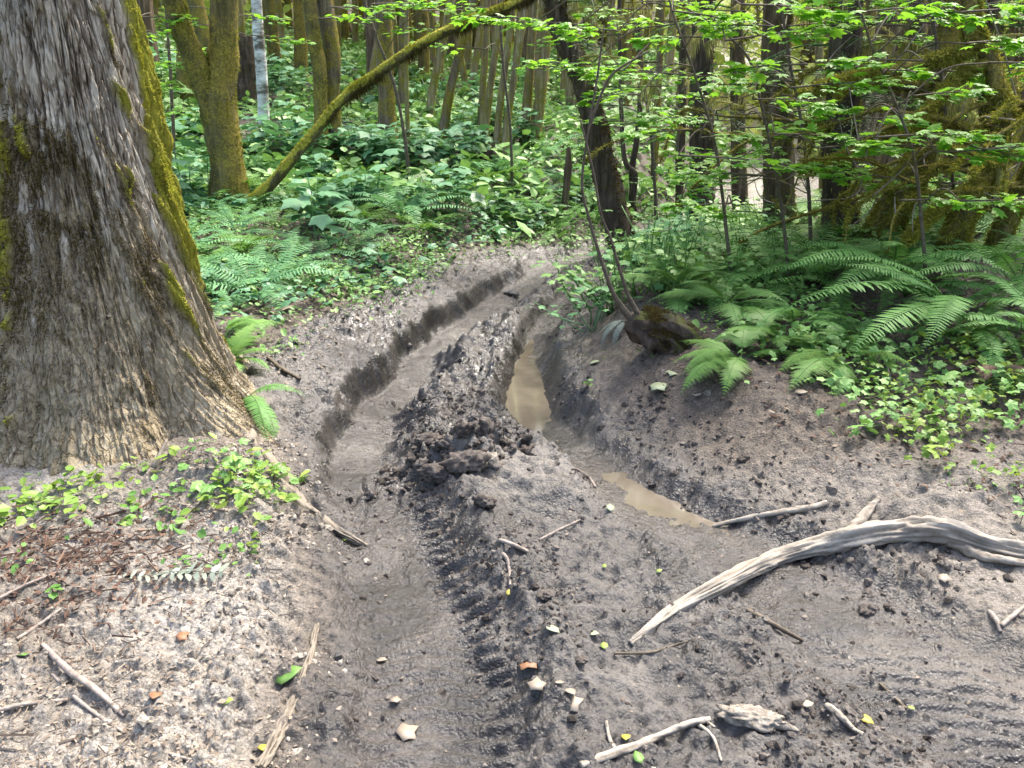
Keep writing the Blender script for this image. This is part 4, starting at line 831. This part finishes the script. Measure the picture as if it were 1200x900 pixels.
crumbs("mud_crumbs", 1800, (.3, 2.9, 1.6, 4.2), lambda x, y: np.exp(-((D2(x, y) - .42) / .2) ** 2) * patch(x, y, 2.5, 424, -.05, .25), .010, "clod")

# ------------------------------------------------------------------ distant woods
def far_woods():
    g = Geo(); nC = 1500
    for k in range(nC):
        y = rng.uniform(20, 62); x = rng.uniform(-.85, .85) * y; z0 = LZ(x, y); h = rng.uniform(0, 1) ** 1.2 * (5 + y * .10)
        m = int(rng.integers(35, 75)); r = rng.uniform(.6, 1.6)
        P = np.array([x, y, z0 + h]) + rng.normal(0, 1, (m, 3)) * np.array([r, r, r * .38])
        stamp(g, OVAL * np.array([1.2, 1, 1]), OVALQ, OVALT, flat_frames(m, .5), P, rng.uniform(.16, .42, m), np.clip(rng.normal(rng.uniform(.2, .8), .15, m), 0, 1))
    tag(g.build("far_woods", M["far_leaf"], smooth=False), kind="stuff")
far_woods()
# slim trunks between the named ones and the distant woods: copies of a few built trunks
def trunk_proto(h, r, mat, fz, seed):
    g = Geo(); b = rng.normal(0, .25, 3); V, N = add_tube(g, [[0, 0, -.3], [0, 0, 0], [b[0] * .5, b[1] * .5, h * .35], [b[0], b[1], h * .7], [b[0] * 1.6, b[1] * 1.6, h]], [r * 1.5, r * 1.2, r, r * .85, r * .5], 40, 9, .10, 2, 3, seed)
    o = g.build("alder_tree", M[mat], link=False)
    return o
TP = {"thin": [trunk_proto(9, .075, "bark_thin", 0, k) for k in range(4)], "mossy": [trunk_proto(9, .11, "bark_olive", 0, k + 5) for k in range(3)], "dark": [trunk_proto(11, .16, "bark_red", 0, k + 9) for k in range(3)]}
scatter(120, (-16, 6, 12.0, 34), ["thin", "thin", "thin", "mossy", "mossy", "dark"], "slim trunk among the many standing on the far slope", "slim trunks on the far slope", "tree", lambda x, y: x < LEFT_X(y) - 1.0 and not (-1.6 < x < 1.5 and y < 13.5), (.7, 1.3), .42, TP)
scatter(46, (-4.5, 3.6, 13.0, 25), ["thin", "thin", "mossy"], "slim golden trunk in the dense row of trunks above the middle of the fern slope", "slim trunks above the middle of the slope", "tree", lambda x, y: x < LEFT_X(y) - .8 and not (-1.6 < x < 1.5 and y < 13.2), (.6, 1.0), .28, TP)
scatter(22, (1.8, 11, 9.2, 14), ["thin", "mossy", "mossy", "dark"], "thin mossy trunk in the screen of trees behind the right hand ferns", "thin trunks screening the flat ground", "tree", lambda x, y: x > RIGHT_X(y) + .5 and not (2.0 < x * 12 / y < 3.7), (.55, .9), .4, TP)
scatter(80, (2.0, 22, 13, 36), ["dark", "mossy", "thin", "dark"], "trunk among the shaded woods beyond the mossy limbs", "trunks of the woods beyond the flat ground", "tree", lambda x, y: x > RIGHT_X(y) + .9, (.8, 1.5), .8, TP)

# ------------------------------------------------------------------ leafy vine maple sprays and hemlock boughs
def spray(root, org, p0, p1, n, ls, mat="maple", sag=.02):
    """one thin branch with its leaves held in a level layer"""
    p0 = np.asarray(p0); p1 = np.asarray(p1); L = np.linalg.norm(p1 - p0); side = nrm(np.cross(p1 - p0, [0, 0, 1.]))
    mid = (p0 + p1) / 2 + np.array([0, 0, sag * L]) + side * rng.normal(0, .06) * L; C = smooth_path([p0, mid, p1], 20)
    g = Geo(); add_tube(g, C - org, [.006, .002], 16, 5)
    q = np.linspace(.30, 1, n); P = np.stack([np.interp(q, np.linspace(0, 1, 20), C[:, k]) for k in range(3)], -1)
    sg = np.where(np.arange(n) % 2 == 0, 1, -1)[:, None]; d0 = nrm(p1 - p0)
    off = (side * sg * rng.uniform(.02, .34, (n, 1)) * (1.15 - q[:, None]) + d0 * rng.uniform(.0, .14, (n, 1))) * max(L, .35) + np.array([0, 0, 1.]) * rng.normal(-.012, .02, (n, 1))
    for k in range(0, n, 2): add_tube(g, [P[k] - org, P[k] + off[k] - org], [.0022, .001], 4, 3)
    br = g.build("branch", M["wood_dark"], root)
    d = nrm(off + d0 * .05 + rng.normal(0, .05, (n, 3))); d[:, 2] *= .25; up = np.stack([rng.normal(0, .24, n), rng.normal(-.06, .24, n), np.ones(n)], -1)
    g = Geo(); stamp(g, VL, None, VLT, frames(d, up), P + off - org, ls * rng.uniform(.65, 1.2, n), np.clip(rng.normal(rng.uniform(.35, .7), .16, n), 0, 1))
    g.build("foliage", M[mat], br, smooth=False)
def vine_maple(label, base, pts, widths, sprays, dy=None):
    b = hit(*base); P = [b - np.array([0, 0, .1]), b] + pix_path(pts, b[1], dy); W = [px(widths[0], b) / 2] + [px(w, p) / 2 for w, p in zip(widths, P[1:])]
    root = empty("vine_maple", b, label, "tree"); g = Geo(); V, N = add_tube(g, [p - b for p in P], W, 60, 8, .14, 3, 9, 5); g.build("stem", M["wood_dark"], root)
    C = smooth_path(P, 60)
    for u, v, ln, yy in sprays:
        c = at(u, v, yy); w = ln * yy / FPX; a = rng.uniform(-.6, .6); h = np.array([math.cos(a), math.sin(a) * .8, rng.normal(0, .05)]) * w / 2
        tipdir = 1 if c[0] >= np.interp(c[2], C[:, 2], C[:, 0]) else -1
        p0, p1 = c - h * tipdir, c + h * tipdir
        near = C[np.argmin(np.linalg.norm(C[8:] - p0, axis=1)) + 8]
        if np.linalg.norm(near - p0) > .12:
            g = Geo(); add_tube(g, [near - b, (near + p0) / 2 - b + np.array([0, 0, .08]), p0 - b], [.005, .004], 16, 5, .1); g.build("branch", M["wood_dark"], root)
        spray(root, b, p0, p1, int(9 + ln * .30), .088)
vine_maple("slender leafy stem arching in front of the straight dark conifer trunk", (858, 335), [(850, 260), (838, 170), (815, 90), (790, 20), (775, -40)], [4.5, 4, 3.5, 3, 2.5, 2],
    [(870, 190, 150, 4.9), (845, 205, 100, 5.1), (800, 140, 110, 5.3), (775, 155, 70, 5.6), (850, 160, 70, 5.3), (720, 112, 60, 4.9), (702, 82, 55, 5.0), (740, 75, 60, 5.4), (830, 20, 90, 4.9), (790, 45, 90, 5.2), (690, 35, 70, 5.2), (820, 240, 80, 5.4), (640, 28, 80, 5.6), (590, 22, 80, 5.8), (655, 75, 70, 6.2)])
vine_maple("slender leafy stem with bright leaf layers before the broad reddish conifer", (925, 335), [(918, 260), (905, 180), (890, 115), (878, 70), (845, 35), (805, 10)], [4.5, 4, 3.5, 3, 3, 2.5, 2],
    [(905, 42, 100, 4.6), (870, 30, 90, 4.8), (905, 78, 80, 4.9), (875, 100, 70, 5.2), (925, 118, 80, 5.0), (955, 160, 90, 5.0), (945, 196, 90, 5.2), (880, 250, 80, 5.4), (985, 100, 110, 4.6), (1000, 172, 80, 4.9), (930, 10, 110, 4.6), (960, 130, 70, 5.2), (900, 150, 70, 5.5)])
vine_maple("slender leafy stem tangled with the arching mossy limbs near the frame edge", (1085, 340), [(1080, 260), (1070, 180), (1045, 110), (1020, 50), (1000, -20)], [4.5, 4, 3.5, 3, 2.5, 2],
    [(1030, 72, 90, 4.6), (1060, 84, 60, 4.9), (1090, 160, 120, 4.5), (1060, 172, 80, 4.7), (1140, 178, 80, 4.5), (1190, 174, 70, 4.4), (1160, 50, 70, 4.5), (1060, 12, 90, 4.6), (1180, 12, 80, 4.4), (1105, 20, 80, 4.9), (1190, 75, 60, 4.6), (1010, 205, 70, 5.0), (1100, 235, 90, 4.7), (1170, 235, 80, 4.5), (1040, 140, 60, 5.1), (1110, 110, 80, 5.0)])
vine_maple("thin leafy shoot reaching across the leaning log on the slope", (480, 215), [(474, 160), (462, 100), (440, 40), (420, -20)], [5, 4, 4, 3, 3],
    [(425, 12, 70, 7.4), (405, 22, 60, 7.8), (530, 12, 70, 7.6), (470, 5, 70, 7.6)])
vine_maple("thin leafy shoot between the large trunk and the forked mossy trunk", (205, 205), [(203, 150), (200, 90), (196, 30), (192, -20)], [5, 4, 4, 3, 3],
    [(195, 22, 60, 8.0), (180, 40, 60, 8.2), (215, 60, 50, 8.4), (178, 100, 60, 8.4), (200, 130, 60, 8.3), (300, 20, 60, 9), (325, 45, 60, 9.2), (185, 75, 50, 8.3)])

def rnd_sprays(n, u, v, y): return [(rng.uniform(*u), rng.uniform(*v), rng.uniform(55, 110), rng.uniform(*y)) for _ in range(n)]
vine_maple("slender leafy stem deep in the shade between the two stoutest conifers", (950, 300), [(948, 230), (940, 150), (925, 70), (915, 0), (910, -40)], [5, 4, 4, 3, 3, 2], rnd_sprays(24, (800, 1010), (0, 235), (6.0, 8.0)))
vine_maple("slender leafy stem deep in the shade behind the leaning mossy trunk", (1120, 290), [(1118, 230), (1110, 150), (1100, 70), (1090, 0), (1085, -40)], [5, 4, 4, 3, 3, 2], rnd_sprays(24, (1000, 1200), (0, 235), (5.5, 7.5)))
vine_maple("slender leafy stem deep in the shade by the twinned black stems", (770, 285), [(768, 230), (762, 150), (750, 70), (742, 0), (740, -40)], [5, 4, 4, 3, 3, 2], rnd_sprays(9, (680, 830), (0, 170), (6.5, 8.0)))
vine_maple("leafy shoot rising among slim trunks beneath the leaning log's far end", (600, 225), [(598, 150), (590, 80), (585, 10), (580, -30)], [4, 3, 3, 3, 2], rnd_sprays(4, (480, 660), (0, 70), (8.5, 11)))
def hemlock_bough(seed):
    """a drooping bough: flat side twigs set with short needles"""
    g = Geo(); C = smooth_path([[0, 0, 0], [.03, .35, .04], [-.02, .7, -.05], [.02, 1.0, -.26]], 30); V, Q, T, N = tube(C, [.010, .002], 20, 5); g.add(V, Q, T, .1)
    for k in range(26):
        q = .12 + .88 * k / 25; p = C[int(q * 29)]; d = nrm(C[min(int(q * 29) + 1, 29)] - C[int(q * 29) - 1]); sd = 1 if k % 2 else -1
        L = .42 * (1.08 - q) + .06; t = nrm(np.array([sd * .9, .55, -.25]) + rng.normal(0, .12, 3)); m = int(L / .0105); r = np.linspace(.04, 1, m)[:, None]
        P = p + t * r * L - np.array([0, 0, 1.]) * r ** 2 * L * .32; n_ = nrm(np.cross(t, [0, 0, 1.]))
        dd = nrm(n_ * np.where(np.arange(m) % 2 == 0, 1, -1)[:, None] + t * .5 + rng.normal(0, .15, (m, 3)))
        stamp(g, PNL * np.array([.7, 1, 1]), np.array([[0, 1, 2, 3]]), np.array([[3, 2, 4]]), frames(dd, np.tile([0, 0, 1.], (m, 1)) + rng.normal(0, .2, (m, 3))), P, .024 * rng.uniform(.7, 1.2, m), np.clip(rng.normal(.45 + .3 * q, .15, m), 0, 1))
    return g.build("branch", M["hemlock"], link=False)
BOUGH = [hemlock_bough(k) for k in range(4)]
STRAND = np.array([[-.5, 0, 0], [.5, 0, 0], [.55, .45, .3], [-.3, .5, .2], [.1, 1, .3]])
def moss_bough(seed):
    """a bare drooping bough hung with curtains of pale moss"""
    g = Geo(); C = smooth_path([[0, 0, 0], [.05, .3, .06], [-.03, .65, .04], [.02, 1.0, -.14]], 30); V, N = add_tube(g, C, [.014, .004], 24, 6, .2, 3, 12, seed % 9)
    n = 520; q = rng.uniform(.03, 1, n); P = np.stack([np.interp(q, np.linspace(0, 1, 30), C[:, k]) for k in range(3)], -1)
    clump = .12 + .88 * ss(-.1, .3, vn(q * 9, q * 0 + seed, 601)); L = (.03 + .30 * rng.random(n) ** 2.0) * clump
    d = np.tile([0, 0, -1.], (n, 1)) + rng.normal(0, .10, (n, 3)); Mx = frames(d, rng.normal(0, 1, (n, 3))); Mx[:, :, 0] *= (.008 / np.maximum(L, .03))[:, None]; Mx[:, :, 2] *= .1
    stamp(g, STRAND, np.array([[0, 1, 2, 3]]), np.array([[3, 2, 4]]), Mx, P + rng.normal(0, .012, (n, 3)), L, np.clip(rng.normal(.5, .22, n), 0, 1))
    return g.build("hanging_moss", M["beard"], link=False)
BEARD = [moss_bough(k) for k in range(5)]
def dress(key, nm, ng, zr=(1.3, 3.6), size=(.5, 1.0), az=(PI * .35, PI * 1.65)):
    root, P, W = TREES[key]; C = smooth_path(P, 80)
    for k in range(nm + ng):
        z = root.location.z * 0 + rng.uniform(*zr); i = int(np.argmin(np.abs(C[:, 2] - z))); src = (BEARD if k < nm else BOUGH)
        o = src[int(rng.integers(len(src)))].copy(); col.objects.link(o); o.parent = root; o.location = C[i] - np.array(root.location)
        a = rng.uniform(*az); s_ = rng.uniform(*size); o.rotation_euler = (rng.normal(.0, .16), 0, a); o.scale = (s_, s_, s_)
for lab, a, b in (("straight dark conifer trunk behind the pale path clearing", 9, 9), ("broad reddish conifer trunk hung with moss, right of the pale path", 12, 9), ("stout dark trunk behind the mossy arching limbs", 11, 9),
                  ("slim conifer trunk just right of the straight dark conifer", 8, 7), ("grey conifer trunk with hanging moss between the mossy maples", 11, 8), ("dark conifer trunk beyond the drooping mossy limbs at the edge", 11, 8),
                  ("alder", 0, 0)):
    if lab in TREES: dress(lab, a, b)
dress("dark stub trunk next to the straight dark conifer by the clearing", 6, 2)
dress("thick dark trunk leaning over the bend of the trail", 4, 9, (1.5, 3.0), (.6, 1.1), (-PI * .9, -PI * .1))
dress("thick olive moss trunk leaning up out of the right hand ferns", 4, 0, (1.2, 3.0), (.5, .9))
dress("mossy trunk at the frame edge with arching, drooping limbs", 5, 1, (1.2, 3.0), (.5, .9))

# ------------------------------------------------------------------ roots, sticks, clods and fallen leaves on the ground
def stick(label, pts, widths, mat="wood_grey", name="stick", cat="stick", lift=.4, forks=(), amp=.16, seed=1, segs=9):
    P = [hit(*p) for p in pts]; W = [px(w, p) / 2 for w, p in zip(widths, P)]
    P = [p + np.array([0, 0, w * lift]) for p, w in zip(P, W)]; b = P[0].copy(); root = empty(name, b, label, cat)
    g = Geo(); wood(g, [p - b for p in P], W, max(16, 10 * len(P)), segs, amp, seed); g.build("shaft", M[mat], root)
    for fpts, fw in forks:
        L = [hit(*q) for q in fpts]; fw = [px(w, p) / 2 for w, p in zip(fw, L)]; gg = Geo()
        wood(gg, [p - b + np.array([0, 0, w * lift + .003]) for p, w in zip(L, fw)], fw, 16, max(7, segs // 2), amp, seed + 1); gg.build("fork", M[mat], root)
    return root
stick("large bleached root curving across the mud from the frame edge", [(738, 757), (765, 736), (800, 712), (850, 685), (905, 660), (960, 643), (1010, 634), (1060, 628), (1110, 630), (1160, 645), (1215, 652), (1290, 655)], [7, 11, 15, 17, 18, 20, 23, 28, 28, 22, 19, 19], "wood_pale", "bleached_root", "root", .30,
      [([(990, 636), (1005, 618), (1020, 600), (1030, 588)], [16, 12, 9, 5]), ([(1110, 640), (1150, 655), (1200, 662)], [14, 11, 9])], .24, 3, 20)
stick("pale thin root half sunk in mud behind the large bleached root", [(835, 618), (870, 612), (910, 603), (945, 597), (968, 593)], [4, 7, 8, 8, 6], "wood_pale", "bleached_root", "root", .2, (), .25, 5)
stick("pale forked stick at the bottom of the mud with a small side twig", [(680, 902), (730, 882), (775, 866), (810, 852), (832, 846)], [10, 10, 9, 9, 6], "wood_pale", lift=.7, forks=[([(722, 884), (714, 868), (710, 850)], [6, 5, 3]), ([(815, 850), (835, 868), (845, 898)], [5, 4, 3]), ([(800, 858), (822, 850), (838, 855)], [6, 5, 3])])
stick("short pale stick beside a yellow leaf at the bottom of the mud", [(968, 832), (985, 845), (1000, 858), (1012, 862)], [9, 8, 6, 3], "wood_pale", lift=.6)
stick("dark stick pressed into mud beneath the bleached root", [(875, 716), (905, 733), (940, 752)], [6, 6, 4], "wood_dark")
stick("grey stick lying aslant on the pale bank, thickest of the bank sticks", [(50, 757), (82, 790), (112, 815), (146, 842)], [5, 8, 8, 4], "wood_grey", lift=.8)
stick("thin pale stick below and parallel to the thickest bank stick", [(62, 793), (90, 822), (118, 843), (146, 860)], [4, 5, 4, 3], "wood_grey", lift=.8)
stick("brown stick lying level at the frame edge of the pale bank", [(-10, 838), (30, 830), (80, 824)], [6, 5, 4], "wood_grey", lift=.8)
stick("thin curved twig at the very bottom of the pale bank", [(175, 872), (200, 886), (245, 898)], [4, 4, 3], "wood_grey", lift=.8)
stick("buried root rising along the rim between pale bank and tyre rut", [(305, 905), (325, 868), (345, 825), (362, 775), (372, 735)], [10, 14, 12, 10, 5], "bark_root", "bank_root", "root", .1, (), .3, 4, 12)
stick("dark twig pointing down the bare bank near the lady ferns", [(314, 422), (332, 436), (352, 446)], [4, 5, 4], "wood_dark", lift=.7)
stick("bent grey twig on the mud between the ruts, shaped like a hook", [(577, 648), (592, 658), (597, 672), (598, 687)], [4, 5, 4, 3], "wood_grey", lift=.7)
stick("short straight twig just above the hook shaped twig", [(585, 635), (600, 643), (618, 650)], [4, 5, 4], "wood_grey", lift=.7)
stick("long thin twig bent on the mud past the churned heap", [(632, 634), (655, 622), (680, 611)], [3, 3, 2], "wood_grey", lift=.7)
stick("thin dark twig curling from the tip of the bleached root", [(720, 768), (760, 768), (790, 758), (806, 752)], [3, 3, 3, 2], "wood_dark", lift=.7)
stick("grey twig stuck slanting in mud near the second puddle", [(676, 552), (690, 562), (698, 572)], [3, 4, 3], "wood_grey", lift=.7)
stick("splintered dark stick on the wet mud near the frame edge", [(1158, 718), (1166, 730), (1172, 742)], [5, 7, 4], "wood_grey", lift=.6, forks=[([(1172, 738), (1190, 722), (1205, 708)], [5, 5, 3])])
stick("thin twig below the splintered stick at the frame edge", [(1030, 805), (1050, 822), (1062, 832)], [3, 4, 3], "wood_dark", lift=.5)
stick("brown stalk lying across litter at the frame edge above the bank sticks", [(-5, 706), (30, 690), (70, 674)], [4, 4, 3], "wood_grey", lift=.9)
stick("thin brown stalk beneath the yellowish leaf patch", [(20, 752), (45, 735), (72, 715)], [4, 4, 3], "wood_grey", lift=.9)
stick("pale bare stalk standing in bare soil under the large sword fern", [(1030, 408), (1036, 425), (1043, 445)], [3, 3, 3], "wood_pale", lift=1.5)
FROND["dusty"] = frond_meshes("sword", "frond_grey", 3)
fern("dusty whitened fern flattened on the bend above the first puddle", fp(735, 378), [(PI * .60, .30, -.95), (PI * .78, .26, -1.0), (PI * .45, .24, -.9)], "dusty")
def clod(label, uv, w, mat="clod", sq=(1, .9, .7), seed=0, name="mud_clod"):
    p = hit(*uv); r = px(w, p) / 2; V, T = lump(seed, 4, .6); V = V * (1 + .12 * fbm(V[:, 0] * 9 + V[:, 2] * 5, V[:, 1] * 9 - V[:, 2] * 4, 560 + seed, 3))[:, None]
    g = Geo(); g.add(V * np.array(sq) * r, None, T, .5); o = g.build(name, M[mat]); o.location = p + np.array([0, 0, r * .25]); o.rotation_euler = (0, 0, rng.uniform(-.4, .6)); tag(o, label, "stone" if name == "stone" else "clod")
clod("dark wet clod alone on the smooth mud below the bleached root", (1015, 718), 24, "clod", (1, .8, .75), 1)
clod("clod with dry top standing just below the churned heap", (568, 593), 28, "clod", (1, .8, .7), 2)
clod("large pale crusted clod between two pale sticks at the bottom", (885, 848), 62, "clod_pale", (1.25, .6, .42), 11)
clod("small dark clod close to the brown leaf cluster", (680, 777), 14, "clod", (1, 1, .8), 4)
clod("rounded dark clod on the mud beneath the hook shaped twig", (640, 702), 17, "clod", (1, .9, .6), 5)
clod("largest dark clod within the churned heap of mud", (545, 548), 46, "clod", (1.1, .8, .8), 6)
clod("lumpy dark clod at the front of the churned heap", (512, 560), 34, "clod", (1.1, .8, .75), 7)
clod("dark clod at the far side of the churned heap", (500, 520), 30, "clod", (1.1, .8, .7), 8)
clod("pale topped clod resting on the right of the churned heap", (572, 540), 26, "clod_pale", (.9, .9, .8), 9)
clod("muddy stone half sunk in the far end of the crown between ruts", (600, 345), 16, "clod_pale", (1.2, .8, .5), 10, "stone")
def fallen_leaf(label, uv, w, mat, shape="oval", az=None, curl=.3):
    p = hit(*uv); s_ = px(w, p); g = Geo(); tv, tq, tt = (OVAL, OVALQ, OVALT) if shape == "oval" else (ML, None, MLT)
    tv = tv - np.array([0, .45, 0]); tv = tv * np.array([1.15, 1, 1]); tv[:, 2] += .3 * curl * (tv[:, 0] ** 2 + tv[:, 1] ** 2) * 1.2
    g.add(tv * s_, tq, tt, .5); o = g.build("fallen_leaf", M[mat]); me = o.modifiers.new("thick", 'SOLIDIFY'); me.thickness = .0008
    o.location = p + np.array([0, 0, .009]); o.rotation_euler = (rng.normal(.25, .12), rng.normal(0, .15), rng.uniform(0, 6.28) if az is None else az); tag(o, label, "leaf")
for a in [("green oval leaf lying on the rim of the pale bank", (337, 797), 36, "leaf_green", "oval", -1.3), ("torn tan leaf in the bottom of the near tyre rut", (480, 860), 30, "dead_tan", "maple"), ("pale green leaf on the mud above the brown leaf cluster", (647, 740), 20, "leaf_pale", "oval"),
          ("small pale leaf beside the tip of the bleached root", (695, 748), 13, "leaf_pale", "oval"), ("lime leaf beneath the tip of the bleached root", (708, 760), 13, "leaf_lime", "oval"), ("yellow round leaf beside the fork of the pale stick", (733, 868), 16, "leaf_yellow", "oval"),
          ("bright green narrow leaf below the pale forked stick", (748, 891), 18, "leaf_green", "oval", .3), ("brown curled leaf on top of the dead leaf cluster in the mud", (622, 783), 28, "dead_brown", "maple"), ("tan square leaf under the brown curled leaf", (629, 803), 22, "dead_tan", "maple"),
          ("tan torn leaf between the brown leaf cluster and the pale forked stick", (674, 828), 26, "dead_tan", "maple"), ("small tan leaf above the torn tan leaf pair", (668, 815), 18, "dead_tan", "oval"), ("yellow leaf next to the short pale stick", (1014, 846), 18, "leaf_yellow", "oval"),
          ("tiny yellow leaf on the wet tread marks", (1067, 836), 9, "leaf_lime", "oval"), ("red and tan leaf in the middle of the pale bank", (216, 747), 18, "dead_brown", "maple"), ("brown crumpled leaf low on the pale bank", (183, 820), 20, "dead_brown", "oval"),
          ("lime speckled leaf low on the pale bank", (266, 826), 16, "leaf_lime", "oval"), ("orange tan leaf near the buried rim root", (308, 880), 14, "leaf_yellow", "oval"), ("pale curled leaf at the rim of the near tyre rut", (447, 777), 14, "dead_tan", "oval"),
          ("pale torn leaf above the torn tan leaf in the near tyre rut", (464, 822), 14, "dead_tan", "maple"), ("yellow green leaf on the trunk's outer root", (405, 633), 12, "leaf_lime", "oval"), ("tiny yellow leaf below the hook shaped twig", (596, 700), 9, "leaf_yellow", "oval"),
          ("tiny lime leaf on the mud towards the second puddle", (708, 668), 8, "leaf_lime", "oval"), ("tiny yellow leaf near the middle of the bleached root", (772, 672), 8, "leaf_lime", "oval"), ("whitish leaf on the pale hump between the ruts", (715, 600), 14, "leaf_pale", "oval"),
          ("bleached ragged leaf on the bank below the pale lady fern", (776, 455), 30, "leaf_pale", "maple"), ("second bleached leaf tucked under the pale lady fern", (788, 440), 20, "leaf_pale", "maple"), ("white small leaf on the bank above the second puddle", (696, 427), 14, "leaf_pale", "oval"),
          ("pale tan leaf lying on the bare slope below the ferns", (332, 364), 28, "dead_tan", "oval"), ("green leaf by the tip of the thickest bank stick", (28, 771), 18, "leaf_green", "oval"), ("tan strip of leaf under the bleached root near the frame edge", (1108, 682), 18, "dead_tan", "maple"),
          ("pale leaf beside the clod between the pale sticks", (945, 828), 16, "dead_tan", "oval"), ("cream leaf under the broad lady fern frond", (938, 462), 16, "dead_tan", "oval"), ("small tan leaf on the mud left of the torn leaf pair", (655, 803), 12, "dead_tan", "oval")]:
    fallen_leaf(*a)
# grey dusty fern frond lying flat on the pale bank, a little seedling, a dead brown fern
p = hit(265, 680); g = Geo(); add_tube(g, [[0, 0, 0], [.01, .16, .012], [-.01, .34, .0]], [.0022, .001], 14, 5); nn = 13
for sg in (-1, 1):
    q = np.linspace(.05, .95, nn); d = np.stack([np.full(nn, sg * .9), np.full(nn, -.35), rng.normal(.05, .15, nn)], -1)
    stamp(g, PIN * np.array([2.0, 1, 1]), PINQ, PINT, frames(d, np.tile([0, 0, 1.], (nn, 1)) + rng.normal(0, .35, (nn, 3))), np.stack([q * 0, q * .34, .008 + q * 0], -1), .058 * (1.05 - .75 * (q - .3) ** 2 * 2) * rng.uniform(.75, 1.1, nn), rng.random(nn))
o = g.build("fallen_frond", M["frond_grey"], smooth=False); o.location = p + np.array([0, 0, .022]); o.rotation_euler = (0, 0, PI * .53)
tag(o, "dusty grey fern frond lying flat on the pale bank", "frond")
def seedling(label, uv, n, ls, h, mat="lady"):
    b = hit(*uv); root = empty("seedling", b, label, "plant"); g = Geo(); add_tube(g, [[0, 0, -.01], [.004, 0, h]], [.002, .0012], 6, 5); g.build("stem", M["wood_dark"], root)
    az = np.arange(n) * 2.4 + .4; Mx = flat_frames(n, .15, az); g = Geo(); stamp(g, OVAL * np.array([1.3, 1, 1]), OVALQ, OVALT, Mx, np.tile([.004, 0, h], (n, 1)) - np.outer(np.arange(n) % 3, [0, 0, .008]), np.full(n, ls), rng.random(n)); g.build("foliage", M[mat], root, smooth=False)
seedling("bright green three leaved seedling at the edge of the brown litter", (62, 700), 4, .035, .035)
seedling("light seedling on a red stalk in the bare soil below the ferns", (975, 440), 5, .045, .10, "cover_yel")
seedling("bright green sprig on the bank below the mossy stump", (688, 455), 6, .035, .04, "lady")
seedling("leafy sprig at the frame edge beside the bleached root", (1195, 615), 6, .04, .06, "cover")
fern("small dead rust coloured fern beside the hanging frond on the right bank", fp(1165, 430), [(PI * .8, .3, -.3), (-PI * .9, .28, -.3), (PI * .6, .25, -.2)], "dead")
